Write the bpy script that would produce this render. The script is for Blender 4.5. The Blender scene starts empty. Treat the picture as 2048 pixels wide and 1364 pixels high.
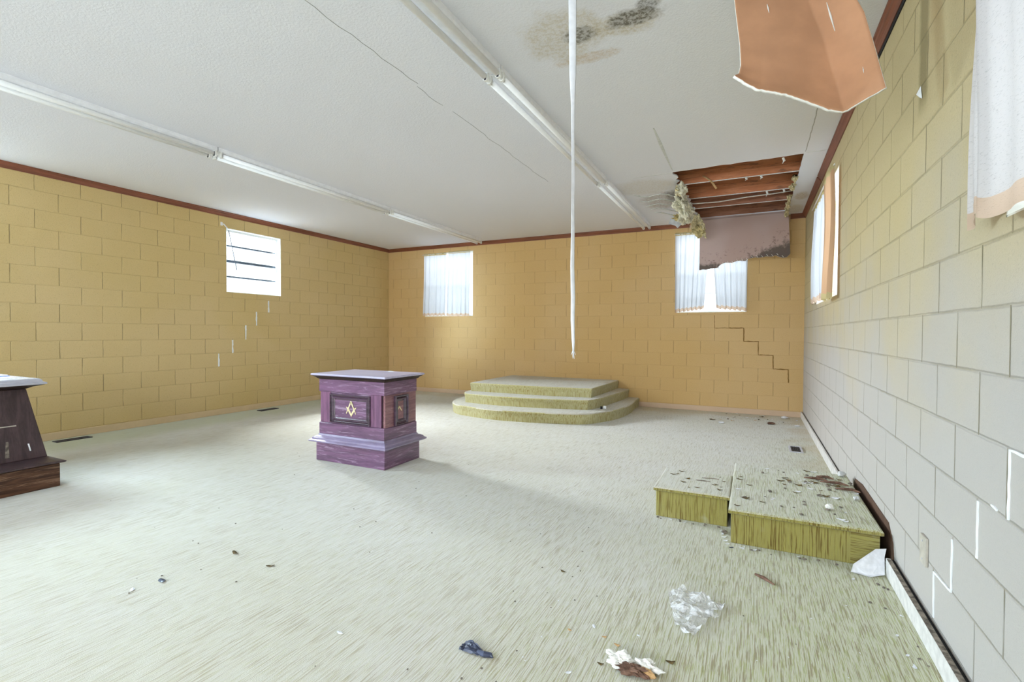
import bpy, bmesh, math, random
from mathutils import Vector, Matrix, noise

S = bpy.context.scene
COL = S.collection

# ------------------------------------------------------------------ camera, sky, daylight, exposure
cd = bpy.data.cameras.new('camera')
cam = bpy.data.objects.new('camera', cd)
COL.objects.link(cam)
cd.sensor_width = 36.0
cd.lens = 985.676 / 2048 * 36
cd.clip_start = 0.02
CX = Vector((0.89796, 0.44002, 0.0049)).normalized()
CZ = -Vector((-0.44010, 0.89777, -0.0179)).normalized()
CY = CZ.cross(CX).normalized()
CX = CY.cross(CZ).normalized()
M = Matrix((CX, CY, CZ)).transposed().to_4x4()
M.translation = Vector((0, 0, 1.2205))
cam.matrix_world = M
S.camera = cam

W = bpy.data.worlds.new('sky')
S.world = W
W.use_nodes = True
bg = W.node_tree.nodes['Background']
bg.inputs[0].default_value = (0.86, 0.93, 1.0, 1)
bg.inputs[1].default_value = 1.6

S.view_settings.view_transform = 'Standard'
S.view_settings.look = 'None'
S.view_settings.gamma = 1.0
S.view_settings.use_curve_mapping = False
S.view_settings.exposure = 0.97
S.cycles.max_bounces = 12
S.cycles.diffuse_bounces = 6
S.cycles.transparent_max_bounces = 12
S.cycles.sample_clamp_indirect = 6.0
S.cycles.caustics_reflective = False
S.cycles.caustics_refractive = False
S.cycles.use_denoising = True

XR, XL, YB, YF, H = 0.654, -6.966, 8.262, -3.2, 2.955
JG, BH, BW = 0.0844, 0.2032, 0.4064


def daylight(loc, direction, sx, sy, power, color=(0.88, 0.92, 1.0)):  # also makes the two added fill lamps behind the camera
    l = bpy.data.lights.new('window_daylight', 'AREA')  # the added fill lamps bear this name too
    l.shape = 'RECTANGLE'
    l.size, l.size_y, l.energy, l.color = sx, sy, power, color
    o = bpy.data.objects.new('window_daylight', l)
    COL.objects.link(o)
    o.location = loc
    o.rotation_euler = Vector(direction).to_track_quat('-Z', 'Z').to_euler()
    return o


# daylight outside the windows, plus two added fill lamps behind the camera (x, y, z of the opening, facing in)
daylight((-5.47, YB + .70, 2.75), (0, -1, -.75), 1.3, 1.0, 26)
daylight((-0.61, YB + .70, 2.75), (0, -1, -.75), 1.3, 1.0, 30)
daylight((XL - 2.0, 5.13, 3.40), (1, 0, -.57), 2.2, 1.6, 2200)
daylight((XL - 2.0, 1.61, 3.40), (1, 0, -.57), 2.2, 1.6, 1450, (0.70, 0.87, 1.0))
daylight((XR + .70, 5.95, 2.75), (-1, 0, -.8), 1.7, 1.0, 40)
daylight((XR + .70, 1.3, 2.75), (-1, 0, -.8), 1.5, 1.0, 14)
daylight((-1.2, YF - .60, 1.85), (0, 1, -.05), 3.0, 1.7, 170)  # added fill lamp outside an invented front window
daylight((-5.0, YF - .60, 1.85), (0, 1, -.05), 2.4, 1.7, 190, (0.80, 0.90, 1.0))  # second added fill lamp behind the camera


# ------------------------------------------------------------------ node helpers
class N:
    def __init__(self, name):
        self.m = bpy.data.materials.new(name)
        self.m.use_nodes = True
        self.t = self.m.node_tree
        self.t.nodes.clear()
        self.out = self.t.nodes.new('ShaderNodeOutputMaterial')

    def n(self, typ, **kw):
        nd = self.t.nodes.new(typ)
        for k, v in kw.items():
            setattr(nd, k, v)
        return nd

    def link(self, a, b):
        self.t.links.new(a, b)

    def put(self, sock, v):
        if isinstance(v, bpy.types.NodeSocket):
            self.link(v, sock)
        elif isinstance(v, (tuple, list)) and len(v) == 3 and sock.type == 'RGBA':
            sock.default_value = (*v, 1)
        else:
            sock.default_value = v

    def math(self, op, a, b=0.0, c=0.0, clamp=False):
        nd = self.n('ShaderNodeMath', operation=op, use_clamp=clamp)
        for i, v in enumerate((a, b, c)):
            self.put(nd.inputs[i], v)
        return nd.outputs[0]

    def mix(self, f, a, b, blend='MIX'):
        nd = self.n('ShaderNodeMix', data_type='RGBA', blend_type=blend)
        self.put(nd.inputs[0], f)
        self.put(nd.inputs[6], a)
        self.put(nd.inputs[7], b)
        return nd.outputs[2]

    def step(self, v, lo, hi):
        nd = self.n('ShaderNodeMapRange', interpolation_type='SMOOTHSTEP')
        self.put(nd.inputs[0], v)
        self.put(nd.inputs[1], lo)
        self.put(nd.inputs[2], hi)
        return nd.outputs[0]

    def pos(self):
        return self.n('ShaderNodeNewGeometry').outputs['Position']

    def obj(self):
        return self.n('ShaderNodeTexCoord').outputs['Object']

    def xyz(self, v):
        nd = self.n('ShaderNodeSeparateXYZ')
        self.link(v, nd.inputs[0])
        return nd.outputs

    def vec(self, x, y, z):
        nd = self.n('ShaderNodeCombineXYZ')
        for i, v in enumerate((x, y, z)):
            self.put(nd.inputs[i], v)
        return nd.outputs[0]

    def scale(self, v, s):
        nd = self.n('ShaderNodeVectorMath', operation='MULTIPLY')
        self.link(v, nd.inputs[0])
        nd.inputs[1].default_value = s
        return nd.outputs[0]

    def noise(self, v, sc=1.0, detail=3.0, rough=.55, dist=0.0):
        nd = self.n('ShaderNodeTexNoise')
        self.link(v, nd.inputs['Vector'])
        nd.inputs['Scale'].default_value = sc
        nd.inputs['Detail'].default_value = detail
        nd.inputs['Roughness'].default_value = rough
        nd.inputs['Distortion'].default_value = dist
        return nd.outputs[0]

    def bump(self, h, strength=.3, dist=.01, normal=None):
        nd = self.n('ShaderNodeBump')
        nd.inputs['Strength'].default_value = strength
        nd.inputs['Distance'].default_value = dist
        self.link(h, nd.inputs['Height'])
        if normal is not None:
            self.link(normal, nd.inputs['Normal'])
        return nd.outputs[0]

    def bsdf(self, color, rough=.7, normal=None, spec=.3, **kw):
        b = self.n('ShaderNodeBsdfPrincipled')
        self.put(b.inputs['Base Color'], color)
        self.put(b.inputs['Roughness'], rough)
        b.inputs['Specular IOR Level'].default_value = spec
        if normal is not None:
            self.link(normal, b.inputs['Normal'])
        for k, v in kw.items():
            self.put(b.inputs[k.replace('_', ' ')], v)
        return b.outputs[0]

    def done(self, shader):
        self.link(shader, self.out.inputs[0])
        return self.m


def plain(name, color, rough=.6, spec=.3, vary=.12, sc=25.0, bump=0.0, **kw):
    n = N(name)
    f = n.noise(n.obj(), sc, 4)
    dark = tuple(c * (1 - vary) for c in color)
    light = tuple(min(1, c * (1 + vary)) for c in color)
    nrm = n.bump(f, bump, .01) if bump else None
    return n.done(n.bsdf(n.mix(n.step(f, .3, .7), dark, light), rough, nrm, spec, **kw))


def block_wall(name, axis, u0, pal, streaks_and_light=False, deep=.55):
    """painted concrete block in running bond; axis = the world axis the courses run along"""
    n = N(name)
    p = n.pos()
    X = n.xyz(p)
    u, v = X[axis], n.math('SUBTRACT', X[2], JG)
    wob = n.math('MULTIPLY', n.math('SUBTRACT', n.noise(p, 14, 3), .5), .006)
    rowf = n.math('DIVIDE', n.math('ADD', v, wob), BH)
    row = n.math('FLOOR', rowf)
    par = n.math('MULTIPLY', n.math('FLOORED_MODULO', row, 2.0), .5)
    uf = n.math('ADD', n.math('DIVIDE', n.math('ADD', n.math('SUBTRACT', u, u0), wob), BW), par)
    col = n.math('FLOOR', uf)
    fu = n.math('FRACT', uf)
    du = n.math('MULTIPLY', n.math('MINIMUM', fu, n.math('SUBTRACT', 1.0, fu)), BW)
    fv = n.math('FRACT', rowf)
    dv = n.math('MULTIPLY', n.math('MINIMUM', fv, n.math('SUBTRACT', 1.0, fv)), BH)
    wn = n.n('ShaderNodeTexWhiteNoise', noise_dimensions='2D')
    n.link(n.vec(col, row, 0.0), wn.inputs['Vector'])
    rnd = wn.outputs[0]
    patchy = n.noise(p, 5.0, 2)
    mv = n.math('MULTIPLY', n.math('SUBTRACT', 1.0, n.step(du, .0018, .0058)),
                n.math('ADD', .25, n.math('MULTIPLY', n.step(patchy, .35, .6), .75)))
    mh = n.math('MULTIPLY', n.math('SUBTRACT', 1.0, n.step(dv, .0012, .0045)), n.step(n.noise(p, 3.1, 2), .36, .66))
    groove = n.math('MAXIMUM', n.math('SUBTRACT', 1.0, n.step(du, .001, .006)),
                    n.math('MULTIPLY', n.math('SUBTRACT', 1.0, n.step(dv, .001, .008)), .7))
    big = n.noise(p, .55, 3, .5, .4)
    c = n.mix(n.step(big, .32, .68), pal[0], pal[1])
    c = n.mix(n.math('MULTIPLY', rnd, .16), c, pal[2])
    speck = n.noise(p, 95, 3, .75)
    c = n.mix(n.math('MULTIPLY', n.step(speck, .56, .70), .34), c, tuple(x * .38 for x in pal[0]))
    c = n.mix(n.math('MULTIPLY', n.math('SUBTRACT', 1.0, n.step(speck, .26, .36)), .25), c, (.85, .82, .74))
    if streaks_and_light:
        # long dark streak high on the wall; cool grey light painted into the low courses
        cool_light = n.step(n.math('ADD', n.math('MULTIPLY', n.noise(p, .9, 4), 1.5), n.math('MULTIPLY', X[2], -.62)), -.55, .35)
        c = n.mix(n.math('MULTIPLY', cool_light, .82), c, (.44, .425, .43))
        d = n.math('ABSOLUTE', n.math('SUBTRACT', n.math('ADD', X[1], n.math('MULTIPLY', n.noise(p, 6, 3), .05)), 2.775))
        run = n.math('MULTIPLY', n.math('SUBTRACT', 1.0, n.step(d, .035, .085)), n.step(X[2], 2.16, 2.30))
        c = n.mix(n.math('MULTIPLY', run, .62), c, (.16, .125, .05))
        d2 = n.math('ABSOLUTE', n.math('SUBTRACT', X[1], 2.60))
        run2 = n.math('MULTIPLY', n.math('SUBTRACT', 1.0, n.step(d2, .03, .12)), n.step(X[2], 2.1, 2.6))
        c = n.mix(n.math('MULTIPLY', run2, .30), c, (.36, .21, .08))
    c = n.mix(n.math('MULTIPLY', mh, .42 * deep), c, tuple(x * .45 for x in pal[0]))
    c = n.mix(n.math('MULTIPLY', mv, .35 + .45 * deep), c, tuple(x * .36 for x in pal[0]))
    hgt = n.math('ADD', n.math('MULTIPLY', groove, -1.0), n.math('MULTIPLY', n.noise(p, 85, 4, .75), .55))
    return n.done(n.bsdf(c, .8, n.bump(hgt, .8, .010 * deep), .25))


def carpet(name, mode, lit=False):
    """shaggy loop carpet with brown and olive streaks; mode = direction the streaks run"""
    n = N(name)
    p = n.pos()
    v = {'y': (170, 6, 170), 'z': (150, 150, 5), 'x': (5, 150, 150)}[mode]
    q = n.scale(p, v)
    wobble = n.noise(p, 9, 2)
    s1 = n.noise(q, 1.0, 3, .6, .35)
    s2 = n.noise(n.scale(p, tuple(a * 1.9 for a in v)), 1.0, 2, .6, .2)
    fine = n.noise(p, 420, 2, .7)
    zone = n.noise(p, .5, 3, .55)
    mid = n.noise(p, 2.4, 3)
    base = n.mix(n.step(zone, .35, .66), (.61, .57, .525), (.58, .54, .455)) if mode == 'y' else n.mix(n.step(zone, .35, .66), *(((.54, .52, .34), (.50, .46, .24)) if lit else ((.36, .325, .135), (.30, .255, .075))))
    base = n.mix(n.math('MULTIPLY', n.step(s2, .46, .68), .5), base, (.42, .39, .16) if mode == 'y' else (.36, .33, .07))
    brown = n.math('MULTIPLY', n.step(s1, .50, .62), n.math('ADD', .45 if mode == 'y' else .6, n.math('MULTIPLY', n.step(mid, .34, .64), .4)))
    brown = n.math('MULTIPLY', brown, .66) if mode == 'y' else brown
    base = n.mix(brown, base, (.25, .165, .045) if mode == 'y' else ((.30, .215, .06) if lit else (.13, .078, .018)))
    base = n.mix(n.math('MULTIPLY', n.step(wobble, .62, .8), .25), base, (.62, .62, .53))
    base = n.mix(n.math('MULTIPLY', n.step(fine, .5, .78), .25), base, (.24, .22, .09))
    if mode == 'y':
        # deeper olive and brown toward the near right wall: weaker light put into the colour
        X = n.xyz(p)
        g = n.math('ADD', n.math('ADD', X[0], n.math('MULTIPLY', X[1], -.28)), n.math('MULTIPLY', n.math('SUBTRACT', n.noise(p, 1.3, 4), .5), 1.6))
        near_shade = n.step(g, -1.7, -.2)
        base = n.mix(n.math('MULTIPLY', near_shade, .55), base, (.45, .44, .22))
        base = n.mix(n.math('MULTIPLY', n.math('MULTIPLY', n.step(s1, .52, .59), near_shade), .80), base, (.20, .125, .03))
        base = n.mix(n.math('MULTIPLY', n.math('MULTIPLY', n.step(s2, .52, .58), near_shade), .70), base, (.30, .30, .06))
        # rust-gold tone along the foot of the back wall and down the right side
        e = n.math('ADD', X[1], n.math('MULTIPLY', n.math('SUBTRACT', n.noise(p, 1.5, 4), .5), 1.5))
        st = n.step(e, 7.55, 8.15)
        base = n.mix(n.math('MULTIPLY', st, .62), base, (.40, .26, .03))
        e2 = n.math('ADD', X[0], n.math('MULTIPLY', n.math('SUBTRACT', n.noise(p, 2.2, 4), .5), .9))
        st2 = n.math('MULTIPLY', n.step(e2, .36, .62), n.step(X[1], 4.4, 6.2))
        base = n.mix(n.math('MULTIPLY', st2, .55), base, (.40, .25, .05))
        e3 = n.math('SUBTRACT', XL + .95, n.math('ADD', X[0], n.math('MULTIPLY', n.math('SUBTRACT', n.noise(p, 1.1, 4), .5), .8)))
        base = n.mix(n.math('MULTIPLY', n.step(e3, .0, .55), .55), base, (.33, .33, .07))
    k = dict(y=.45, z=.2, x=.2)[mode]
    hh = n.math('ADD', n.math('MULTIPLY', s1, .7), n.math('MULTIPLY', fine, .5))
    sh = n.bsdf(base, .95, n.bump(hh, .5, .012), .1, Sheen_Weight=k, Sheen_Roughness=.45, Sheen_Tint=(.85, .95, 1.0))
    return n.done(sh)


def wood(name, c1, c2, rough=.35, spec=.5, axis='x', fade=None, sc=1.0, coat=0.0):
    n = N(name)
    p = n.obj()
    v = {'x': (2.2, 26, 26), 'y': (26, 2.2, 26), 'z': (26, 26, 2.2), 'h': (2.2, 2.2, 26)}[axis]
    g = n.noise(n.scale(p, tuple(a * sc for a in v)), 1.0, 5, .6, .8)
    fine = n.noise(n.scale(p, tuple(a * 5 * sc for a in v)), 1.0, 3, .6, .2)
    c = n.mix(n.step(g, .36, .64), c1, c2)
    c = n.mix(n.math('MULTIPLY', n.step(fine, .5, .72), .35), c, tuple(x * .4 for x in c1))
    if fade:
        c = n.mix(n.math('MULTIPLY', n.step(n.noise(n.scale(p, tuple(a * .9 for a in v)), 1.3, 5, .7, 1.5), .53, .63), .6), c, fade)
    return n.done(n.bsdf(c, rough, n.bump(n.math('ADD', g, fine), .25, .004), spec, Coat_Weight=coat, Coat_Roughness=.25))


def cloth(name, color, trans=.55, weave=0.12, dots=True):
    n = N(name)
    p = n.obj()
    w = n.noise(n.scale(p, (60, 60, 420)), 1, 2, .7)
    c = n.mix(n.math('MULTIPLY', n.step(w, .56, .72), weave), color, tuple(x * .35 for x in color))
    d = n.n('ShaderNodeBsdfDiffuse')
    t = n.n('ShaderNodeBsdfTranslucent')
    n.put(d.inputs[0], c)
    n.put(t.inputs[0], c)
    m = n.n('ShaderNodeMixShader')
    m.inputs[0].default_value = trans
    n.link(d.outputs[0], m.inputs[1])
    n.link(t.outputs[0], m.inputs[2])
    return n.done(m.outputs[0])


def glass(name):
    n = N(name)
    t = n.n('ShaderNodeBsdfTransparent')
    t.inputs[0].default_value = (.93, .96, .96, 1)
    g = n.n('ShaderNodeBsdfGlossy')
    g.inputs['Roughness'].default_value = .05
    m = n.n('ShaderNodeMixShader')
    m.inputs[0].default_value = .06
    n.link(t.outputs[0], m.inputs[1])
    n.link(g.outputs[0], m.inputs[2])
    return n.done(m.outputs[0])


def film(name):
    n = N(name)
    t = n.n('ShaderNodeBsdfTransparent')
    p = n.obj()
    f = n.noise(p, 22, 4, .6, 1.0)
    b = n.bsdf((.86, .86, .90), .16, n.bump(f, .9, .03), .9)
    m = n.n('ShaderNodeMixShader')
    n.link(n.math('ADD', .34, n.math('MULTIPLY', n.step(f, .45, .62), .40)), m.inputs[0])
    n.link(t.outputs[0], m.inputs[1])
    n.link(b, m.inputs[2])
    return n.done(m.outputs[0])


def ceiling_mat():
    n = N('textured_white_ceiling_paint')
    p = n.pos()
    X = n.xyz(p)
    stip = n.noise(p, 75, 3, .6)
    c = n.mix(n.noise(p, .5, 2), (.75, .76, .82), (.80, .81, .86))

    def blot(x, y, rx, ry, amt, colr, c, sc=7.0, edge=.9):
        dx = n.math('DIVIDE', n.math('SUBTRACT', X[0], x), rx)
        dy = n.math('DIVIDE', n.math('SUBTRACT', X[1], y), ry)
        r = n.math('SQRT', n.math('ADD', n.math('MULTIPLY', dx, dx), n.math('MULTIPLY', dy, dy)))
        r = n.math('ADD', r, n.math('MULTIPLY', n.math('SUBTRACT', n.noise(p, sc, 5, .65), .5), edge))
        m = n.math('SUBTRACT', 1.0, n.step(r, .55, 1.0))
        tex = n.math('ADD', .45, n.math('MULTIPLY', n.step(n.noise(p, 42, 4, .7), .42, .62), .55))
        return n.mix(n.math('MULTIPLY', n.math('MULTIPLY', m, tex), amt), c, colr)
    tan, mould, pink = (.50, .42, .26), (.13, .12, .10), (.42, .36, .33)
    c = blot(-1.03, 2.76, .30, .30, .55, tan, c)
    c = blot(-.93, 2.78, .13, .10, .85, mould, c, 12)
    c = blot(-.97, 3.03, .26, .07, .6, (.55, .42, .28), c, 12)
    c = blot(-.66, 2.78, .22, .14, .65, tan, c)
    c = blot(-.62, 2.75, .19, .09, .95, mould, c, 12)
    c = blot(-.52, 2.67, .08, .08, .8, mould, c, 15)
    c = blot(-1.02, 6.75, .42, .55, .75, pink, c, 5)
    c = blot(-.92, 6.55, .13, .35, .7, mould, c, 9)
    c = blot(-1.2, 6.0, .45, .4, .45, (.55, .48, .36), c, 3)
    c = blot(.52, 7.2, .10, .25, .6, (.42, .30, .14), c, 6)
    c = blot(.50, 7.9, .12, .3, .5, (.50, .40, .22), c, 6)
    return n.done(n.bsdf(c, .85, n.bump(stip, .45, .006), .2))


MAT = {}
gold = ((.60, .405, .135), (.64, .45, .175), (.52, .34, .10))
MAT['back'] = block_wall('ochre_painted_block_back', 0, -.748, ((.60, .395, .165), (.63, .435, .215), (.50, .32, .12)), False, .38)
MAT['left'] = block_wall('ochre_painted_block_left', 1, 4.756, ((.60, .445, .20), (.63, .475, .245), (.52, .38, .15)))
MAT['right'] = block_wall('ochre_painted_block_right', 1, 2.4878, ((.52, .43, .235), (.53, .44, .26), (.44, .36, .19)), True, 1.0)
MAT['front'] = block_wall('ochre_painted_block_front', 0, 0.0, gold)
MAT['ceil'] = ceiling_mat()
MAT['carpet'] = carpet('gold_olive_carpet', 'y')
MAT['riser'] = carpet('gold_olive_carpet_hanging_pile', 'z')  # darker copy for upright faces, shade put into the colour
MAT['riser_pale'] = carpet('gold_olive_carpet_hanging_pile_pale', 'z', True)  # paler copy for the dais, brighter light put into the colour
MAT['rpatch'] = carpet('gold_olive_carpet_crosswise', 'x')
MAT['baseL'] = plain('ochre_baseboard_paint', (.62, .47, .29), .5, .3, .04, 6)
MAT['baseB'] = plain('rose_ochre_baseboard_paint', (.58, .42, .29), .5, .3, .04, 6)
MAT['baseR'] = plain('pale_grey_baseboard_paint', (.62, .60, .58), .5)
MAT['trim'] = wood('brown_crown_wood', (.17, .055, .03), (.24, .08, .045), .45, .4, 'y', None, .5)
MAT['trimx'] = wood('brown_crown_wood_back', (.17, .055, .025), (.24, .08, .04), .45, .4, 'x', None, .5)
MAT['plum'] = wood('plum_stained_wood', (.125, .066, .12), (.21, .105, .195), .33, .5, 'h', (.46, .33, .46), 1.0, .25)
MAT['plumy'] = wood('plum_stained_side_wood', (.20, .085, .105), (.30, .14, .155), .33, .5, 'y', (.42, .24, .25), 1.0, .25)
MAT['plumz'] = wood('plum_stained_upright_wood', (.15, .07, .13), (.24, .11, .20), .33, .5, 'z', None, 1.0, .25)
MAT['plumtop'] = wood('plum_top_window_light', (.46, .43, .60), (.56, .53, .72), .30, .5, 'x', None, .6, .2)  # pale lavender: window light painted into the top's colour
MAT['plummid'] = wood('lavender_plum_moulding', (.22, .18, .28), (.31, .26, .40), .28, .5, 'h', None, 1.0, .3)
MAT['plumdark'] = wood('shadowed_plum_moulding', (.06, .034, .055), (.10, .055, .09), .22, .8, 'h', None, 1.0, .6)  # deep shadow of the panel recess put into the moulding colour
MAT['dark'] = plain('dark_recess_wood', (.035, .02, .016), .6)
MAT['walnut'] = wood('dark_walnut', (.045, .028, .030), (.075, .045, .050), .45, .4, 'z', None, 1.0)
MAT['walnutx'] = wood('worn_walnut_base', (.050, .022, .012), (.12, .055, .03), .55, .3, 'y', (.32, .19, .12), 1.0)
MAT['walnuttop'] = wood('walnut_top_window_glare', (.40, .40, .46), (.56, .56, .64), .20, .6, 'y', None, 1.0, .6)  # whitish colour holds the painted reflection of the window
MAT['gilt'] = plain('gilt_emblem', (.78, .66, .40), .4, .5)
MAT['white'] = plain('white_enamel', (.87, .88, .91), .35, .5, .04)
MAT['tube'] = plain('white_fluorescent_tube_glass', (.92, .93, .95), .35, .3, .02)
MAT['socket'] = plain('white_plastic_socket', (.80, .80, .78), .4, .4, .05)
MAT['pin'] = plain('dark_socket_slot', (.06, .06, .07), .5)
MAT['paper'] = plain('brown_drywall_paper', (.52, .275, .155), .75, .2, .10, 5.0)
MAT['oldpaper'] = None
MAT['gyp'] = plain('broken_white_gypsum', (.80, .78, .74), .85, .1, .1, 40, .4)
MAT['greygyp'] = plain('grey_drywall_face', (.52, .52, .52), .85, .1, .1, 20)
MAT['joist'] = wood('orange_pine_joist', (.54, .19, .08), (.70, .29, .14), .6, .3, 'x', (.16, .075, .05), .7)
MAT['joistd'] = wood('weathered_pine_joist', (.36, .15, .085), (.52, .24, .15), .65, .3, 'x', (.10, .06, .05), .7)
MAT['deck'] = plain('dark_roof_boards', (.07, .04, .03), .8)
MAT['wool'] = plain('yellow_glass_wool', (.66, .58, .36), .95, .1, .3, 30, .9)
MAT['woolpale'] = plain('pale_glass_wool', (.70, .67, .54), .95, .1, .22, 26, .9)
MAT['wooldark'] = plain('mouldy_glass_wool', (.50, .41, .20), .95, .1, .45, 22, .9)
MAT['cable'] = plain('white_cable_sheath', (.72, .68, .62), .5)
MAT['curtain'] = cloth('off_white_slub_curtain', (.60, .62, .66), .26, .10)
MAT['curtainnear'] = cloth('cream_slub_curtain', (.60, .57, .57), .20, .45)
MAT['curtaintan'] = cloth('tan_backlit_curtain', (.52, .33, .20), .30, .10)
MAT['hem'] = cloth('doubled_curtain_hem', (.60, .46, .36), .35, .3)
MAT['header'] = cloth('doubled_curtain_heading', (.46, .38, .20), .25, .3)
MAT['glass'] = glass('window_glass')
MAT['winwhite'] = plain('white_window_paint', (.80, .80, .80), .4, .4, .04)
MAT['winblue'] = plain('grey_metal_sash_bar', (.10, .14, .20), .4, .5)
MAT['reveal'] = plain('white_reveal_paint', (.80, .80, .74), .6)
MAT['black'] = plain('black_gap', (.012, .012, .014), .7)
MAT['film'] = film('clear_crumpled_plastic')
MAT['ribbon'] = plain('white_plastic_ribbon', (.74, .75, .80), .35, .5, .05)
MAT['ventdark'] = plain('dark_vent_metal', (.035, .035, .045), .5)
MAT['ventgrey'] = plain('grey_vent_metal', (.50, .50, .56), .4, .5)
MAT['leafblack'] = plain('slate_blue_plastic_scrap', (.045, .055, .10), .4, .5, .4, 30)
MAT['bark'] = plain('brown_bark', (.15, .085, .06), .8, .2, .4, 30)
MAT['leaf'] = plain('dry_brown_leaf', (.12, .08, .03), .8, .2, .5, 30)
MAT['chip'] = plain('white_paint_chip', (.74, .74, .78), .7)
MAT['crumb'] = plain('grey_brown_crumb', (.20, .17, .14), .9, .1, .5, 40)
MAT['tan'] = plain('tan_cardboard_scrap', (.55, .34, .16), .8)
MAT['caulk'] = plain('white_caulk', (.80, .82, .84), .6, .3, .06)
MAT['crack'] = plain('dark_crack', (.22, .12, .03), .9)
MAT['ccrack'] = plain('grey_ceiling_crack', (.42, .42, .42), .9)
MAT['cseam'] = plain('taped_ceiling_seam', (.62, .64, .63), .9)
MAT['wallplate'] = plain('painted_blank_plate', (.46, .42, .36), .5)
MAT['bluepaper'] = plain('blue_paper', (.06, .16, .62), .5)
MAT['whitepaper'] = plain('white_paper', (.84, .86, .90), .5)
MAT['brownwall'] = plain('bare_brown_wall_strip', (.10, .055, .035), .8)


def old_paper():
    n = N('water_stained_drywall_paper')
    p = n.pos()
    X = n.xyz(p)
    c = n.mix(n.step(n.noise(p, 1.2, 3), .35, .65), (.50, .36, .32), (.54, .41, .38))
    # mould blooming up from the torn lower edge, heaviest at the right-hand corner
    e = n.math('ADD', n.math('SUBTRACT', X[2], n.math('MULTIPLY', n.step(X[0], -.3, .45), .24)),
               n.math('MULTIPLY', n.math('SUBTRACT', n.noise(p, 7, 5, .7), .5), .42))
    m = n.math('SUBTRACT', 1.0, n.step(e, 2.20, 2.30))
    c = n.mix(n.math('MULTIPLY', m, .85), c, (.085, .072, .062))
    e = n.math('ADD', e, 0.0)
    m2 = n.math('MULTIPLY', n.step(n.noise(p, 16, 4, .7), .56, .64), n.math('SUBTRACT', 1.0, n.step(e, 2.3, 2.55)))
    c = n.mix(n.math('MULTIPLY', m2, .6), c, (.16, .10, .09))
    return n.done(n.bsdf(c, .85, n.bump(n.noise(p, 30, 4), .2, .006), .15))


MAT['oldpaper'] = old_paper()


# ------------------------------------------------------------------ mesh helpers
BASE = {}                               # world position of every built object's origin


class B:
    def __init__(self):
        self.v, self.f = [], []

    def add(self, vs, fs):
        o = len(self.v)
        self.v += [tuple(p) for p in vs]
        self.f += [tuple(i + o for i in f) for f in fs]
        return self

    def box(self, x0, x1, y0, y1, z0, z1):
        vs = [(x, y, z) for z in (z0, z1) for y in (y0, y1) for x in (x0, x1)]
        return self.add(vs, [(0, 2, 3, 1), (4, 5, 7, 6), (0, 1, 5, 4), (2, 6, 7, 3), (0, 4, 6, 2), (1, 3, 7, 5)])

    def rings(self, rings, cap=True, closed=True):
        """loft closed loops (same count)"""
        k = len(rings[0])
        vs = [p for r in rings for p in r]
        fs = []
        for i in range(len(rings) - 1):
            for j in range(k if closed else k - 1):
                a, b = i * k + j, i * k + (j + 1) % k
                fs.append((a, b, b + k, a + k))
        if cap:
            fs.append(tuple(reversed(range(k))))
            fs.append(tuple((len(rings) - 1) * k + j for j in range(k)))
        return self.add(vs, fs)

    def rect_rings(self, cx, cy, hx, hy, prof, cap=True):
        return self.rings([[(cx - hx - o, cy - hy - o, z), (cx + hx + o, cy - hy - o, z), (cx + hx + o, cy + hy + o, z),
                            (cx - hx - o, cy + hy + o, z)] for o, z in prof], cap)

    def prism(self, poly, z0, z1):
        return self.rings([[(x, y, z) for x, y in poly] for z in (z0, z1)])

    def tube(self, pts, r, n=10, cap=True):
        pts = [Vector(p) for p in pts]
        rs = r if isinstance(r, (list, tuple)) else [r] * len(pts)
        up = Vector((0, 0, 1))
        rings = []
        for i, p in enumerate(pts):
            t = (pts[min(i + 1, len(pts) - 1)] - pts[max(i - 1, 0)]).normalized()
            a = t.cross(up if abs(t.z) < .95 else Vector((1, 0, 0))).normalized()
            b = a.cross(t)
            rings.append([p + (a * math.cos(2 * math.pi * j / n) + b * math.sin(2 * math.pi * j / n)) * rs[i] for j in range(n)])
        return self.rings(rings, cap)

    def grid(self, fn, nu, nv):
        vs = [fn(i / nu, j / nv) for j in range(nv + 1) for i in range(nu + 1)]
        fs = [(j * (nu + 1) + i, j * (nu + 1) + i + 1, (j + 1) * (nu + 1) + i + 1, (j + 1) * (nu + 1) + i)
              for j in range(nv) for i in range(nu)]
        return self.add(vs, fs)

    def build(self, name, mat, parent=None, smooth=False, bevel=0.0, solid=0.0, mats=None, origin=None):
        vs = self.v
        base = Vector(origin) if origin is not None else Vector((0, 0, 0))
        if parent is not None:
            base = BASE.get(parent.name, parent.matrix_basis.translation).copy()
        me = bpy.data.meshes.new(name)
        me.from_pydata([Vector(p) - base for p in vs], [], self.f)
        me.materials.append(mat)
        for m in mats or ():
            me.materials.append(m)
        bm = bmesh.new()
        bm.from_mesh(me)
        bmesh.ops.recalc_face_normals(bm, faces=bm.faces)
        bm.to_mesh(me)
        bm.free()
        if smooth:
            for p in me.polygons:
                p.use_smooth = True
        o = bpy.data.objects.new(name, me)
        COL.objects.link(o)
        if parent is not None:
            o.parent = parent
        else:
            o.location = base
        BASE[o.name] = base
        if solid:
            md = o.modifiers.new('thickness', 'SOLIDIFY')
            md.thickness = solid
            md.offset = 0
            if mats:
                md.material_offset = 1
                md.material_offset_rim = len(mats)
        if bevel:
            md = o.modifiers.new('edges', 'BEVEL')
            md.width = bevel
            md.segments = 2
            md.limit_method = 'ANGLE'
        return o


def tag(o, label, cat, group=None):
    o['label'] = label
    o['category'] = cat
    if group:
        o['group'] = group
    return o


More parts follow.
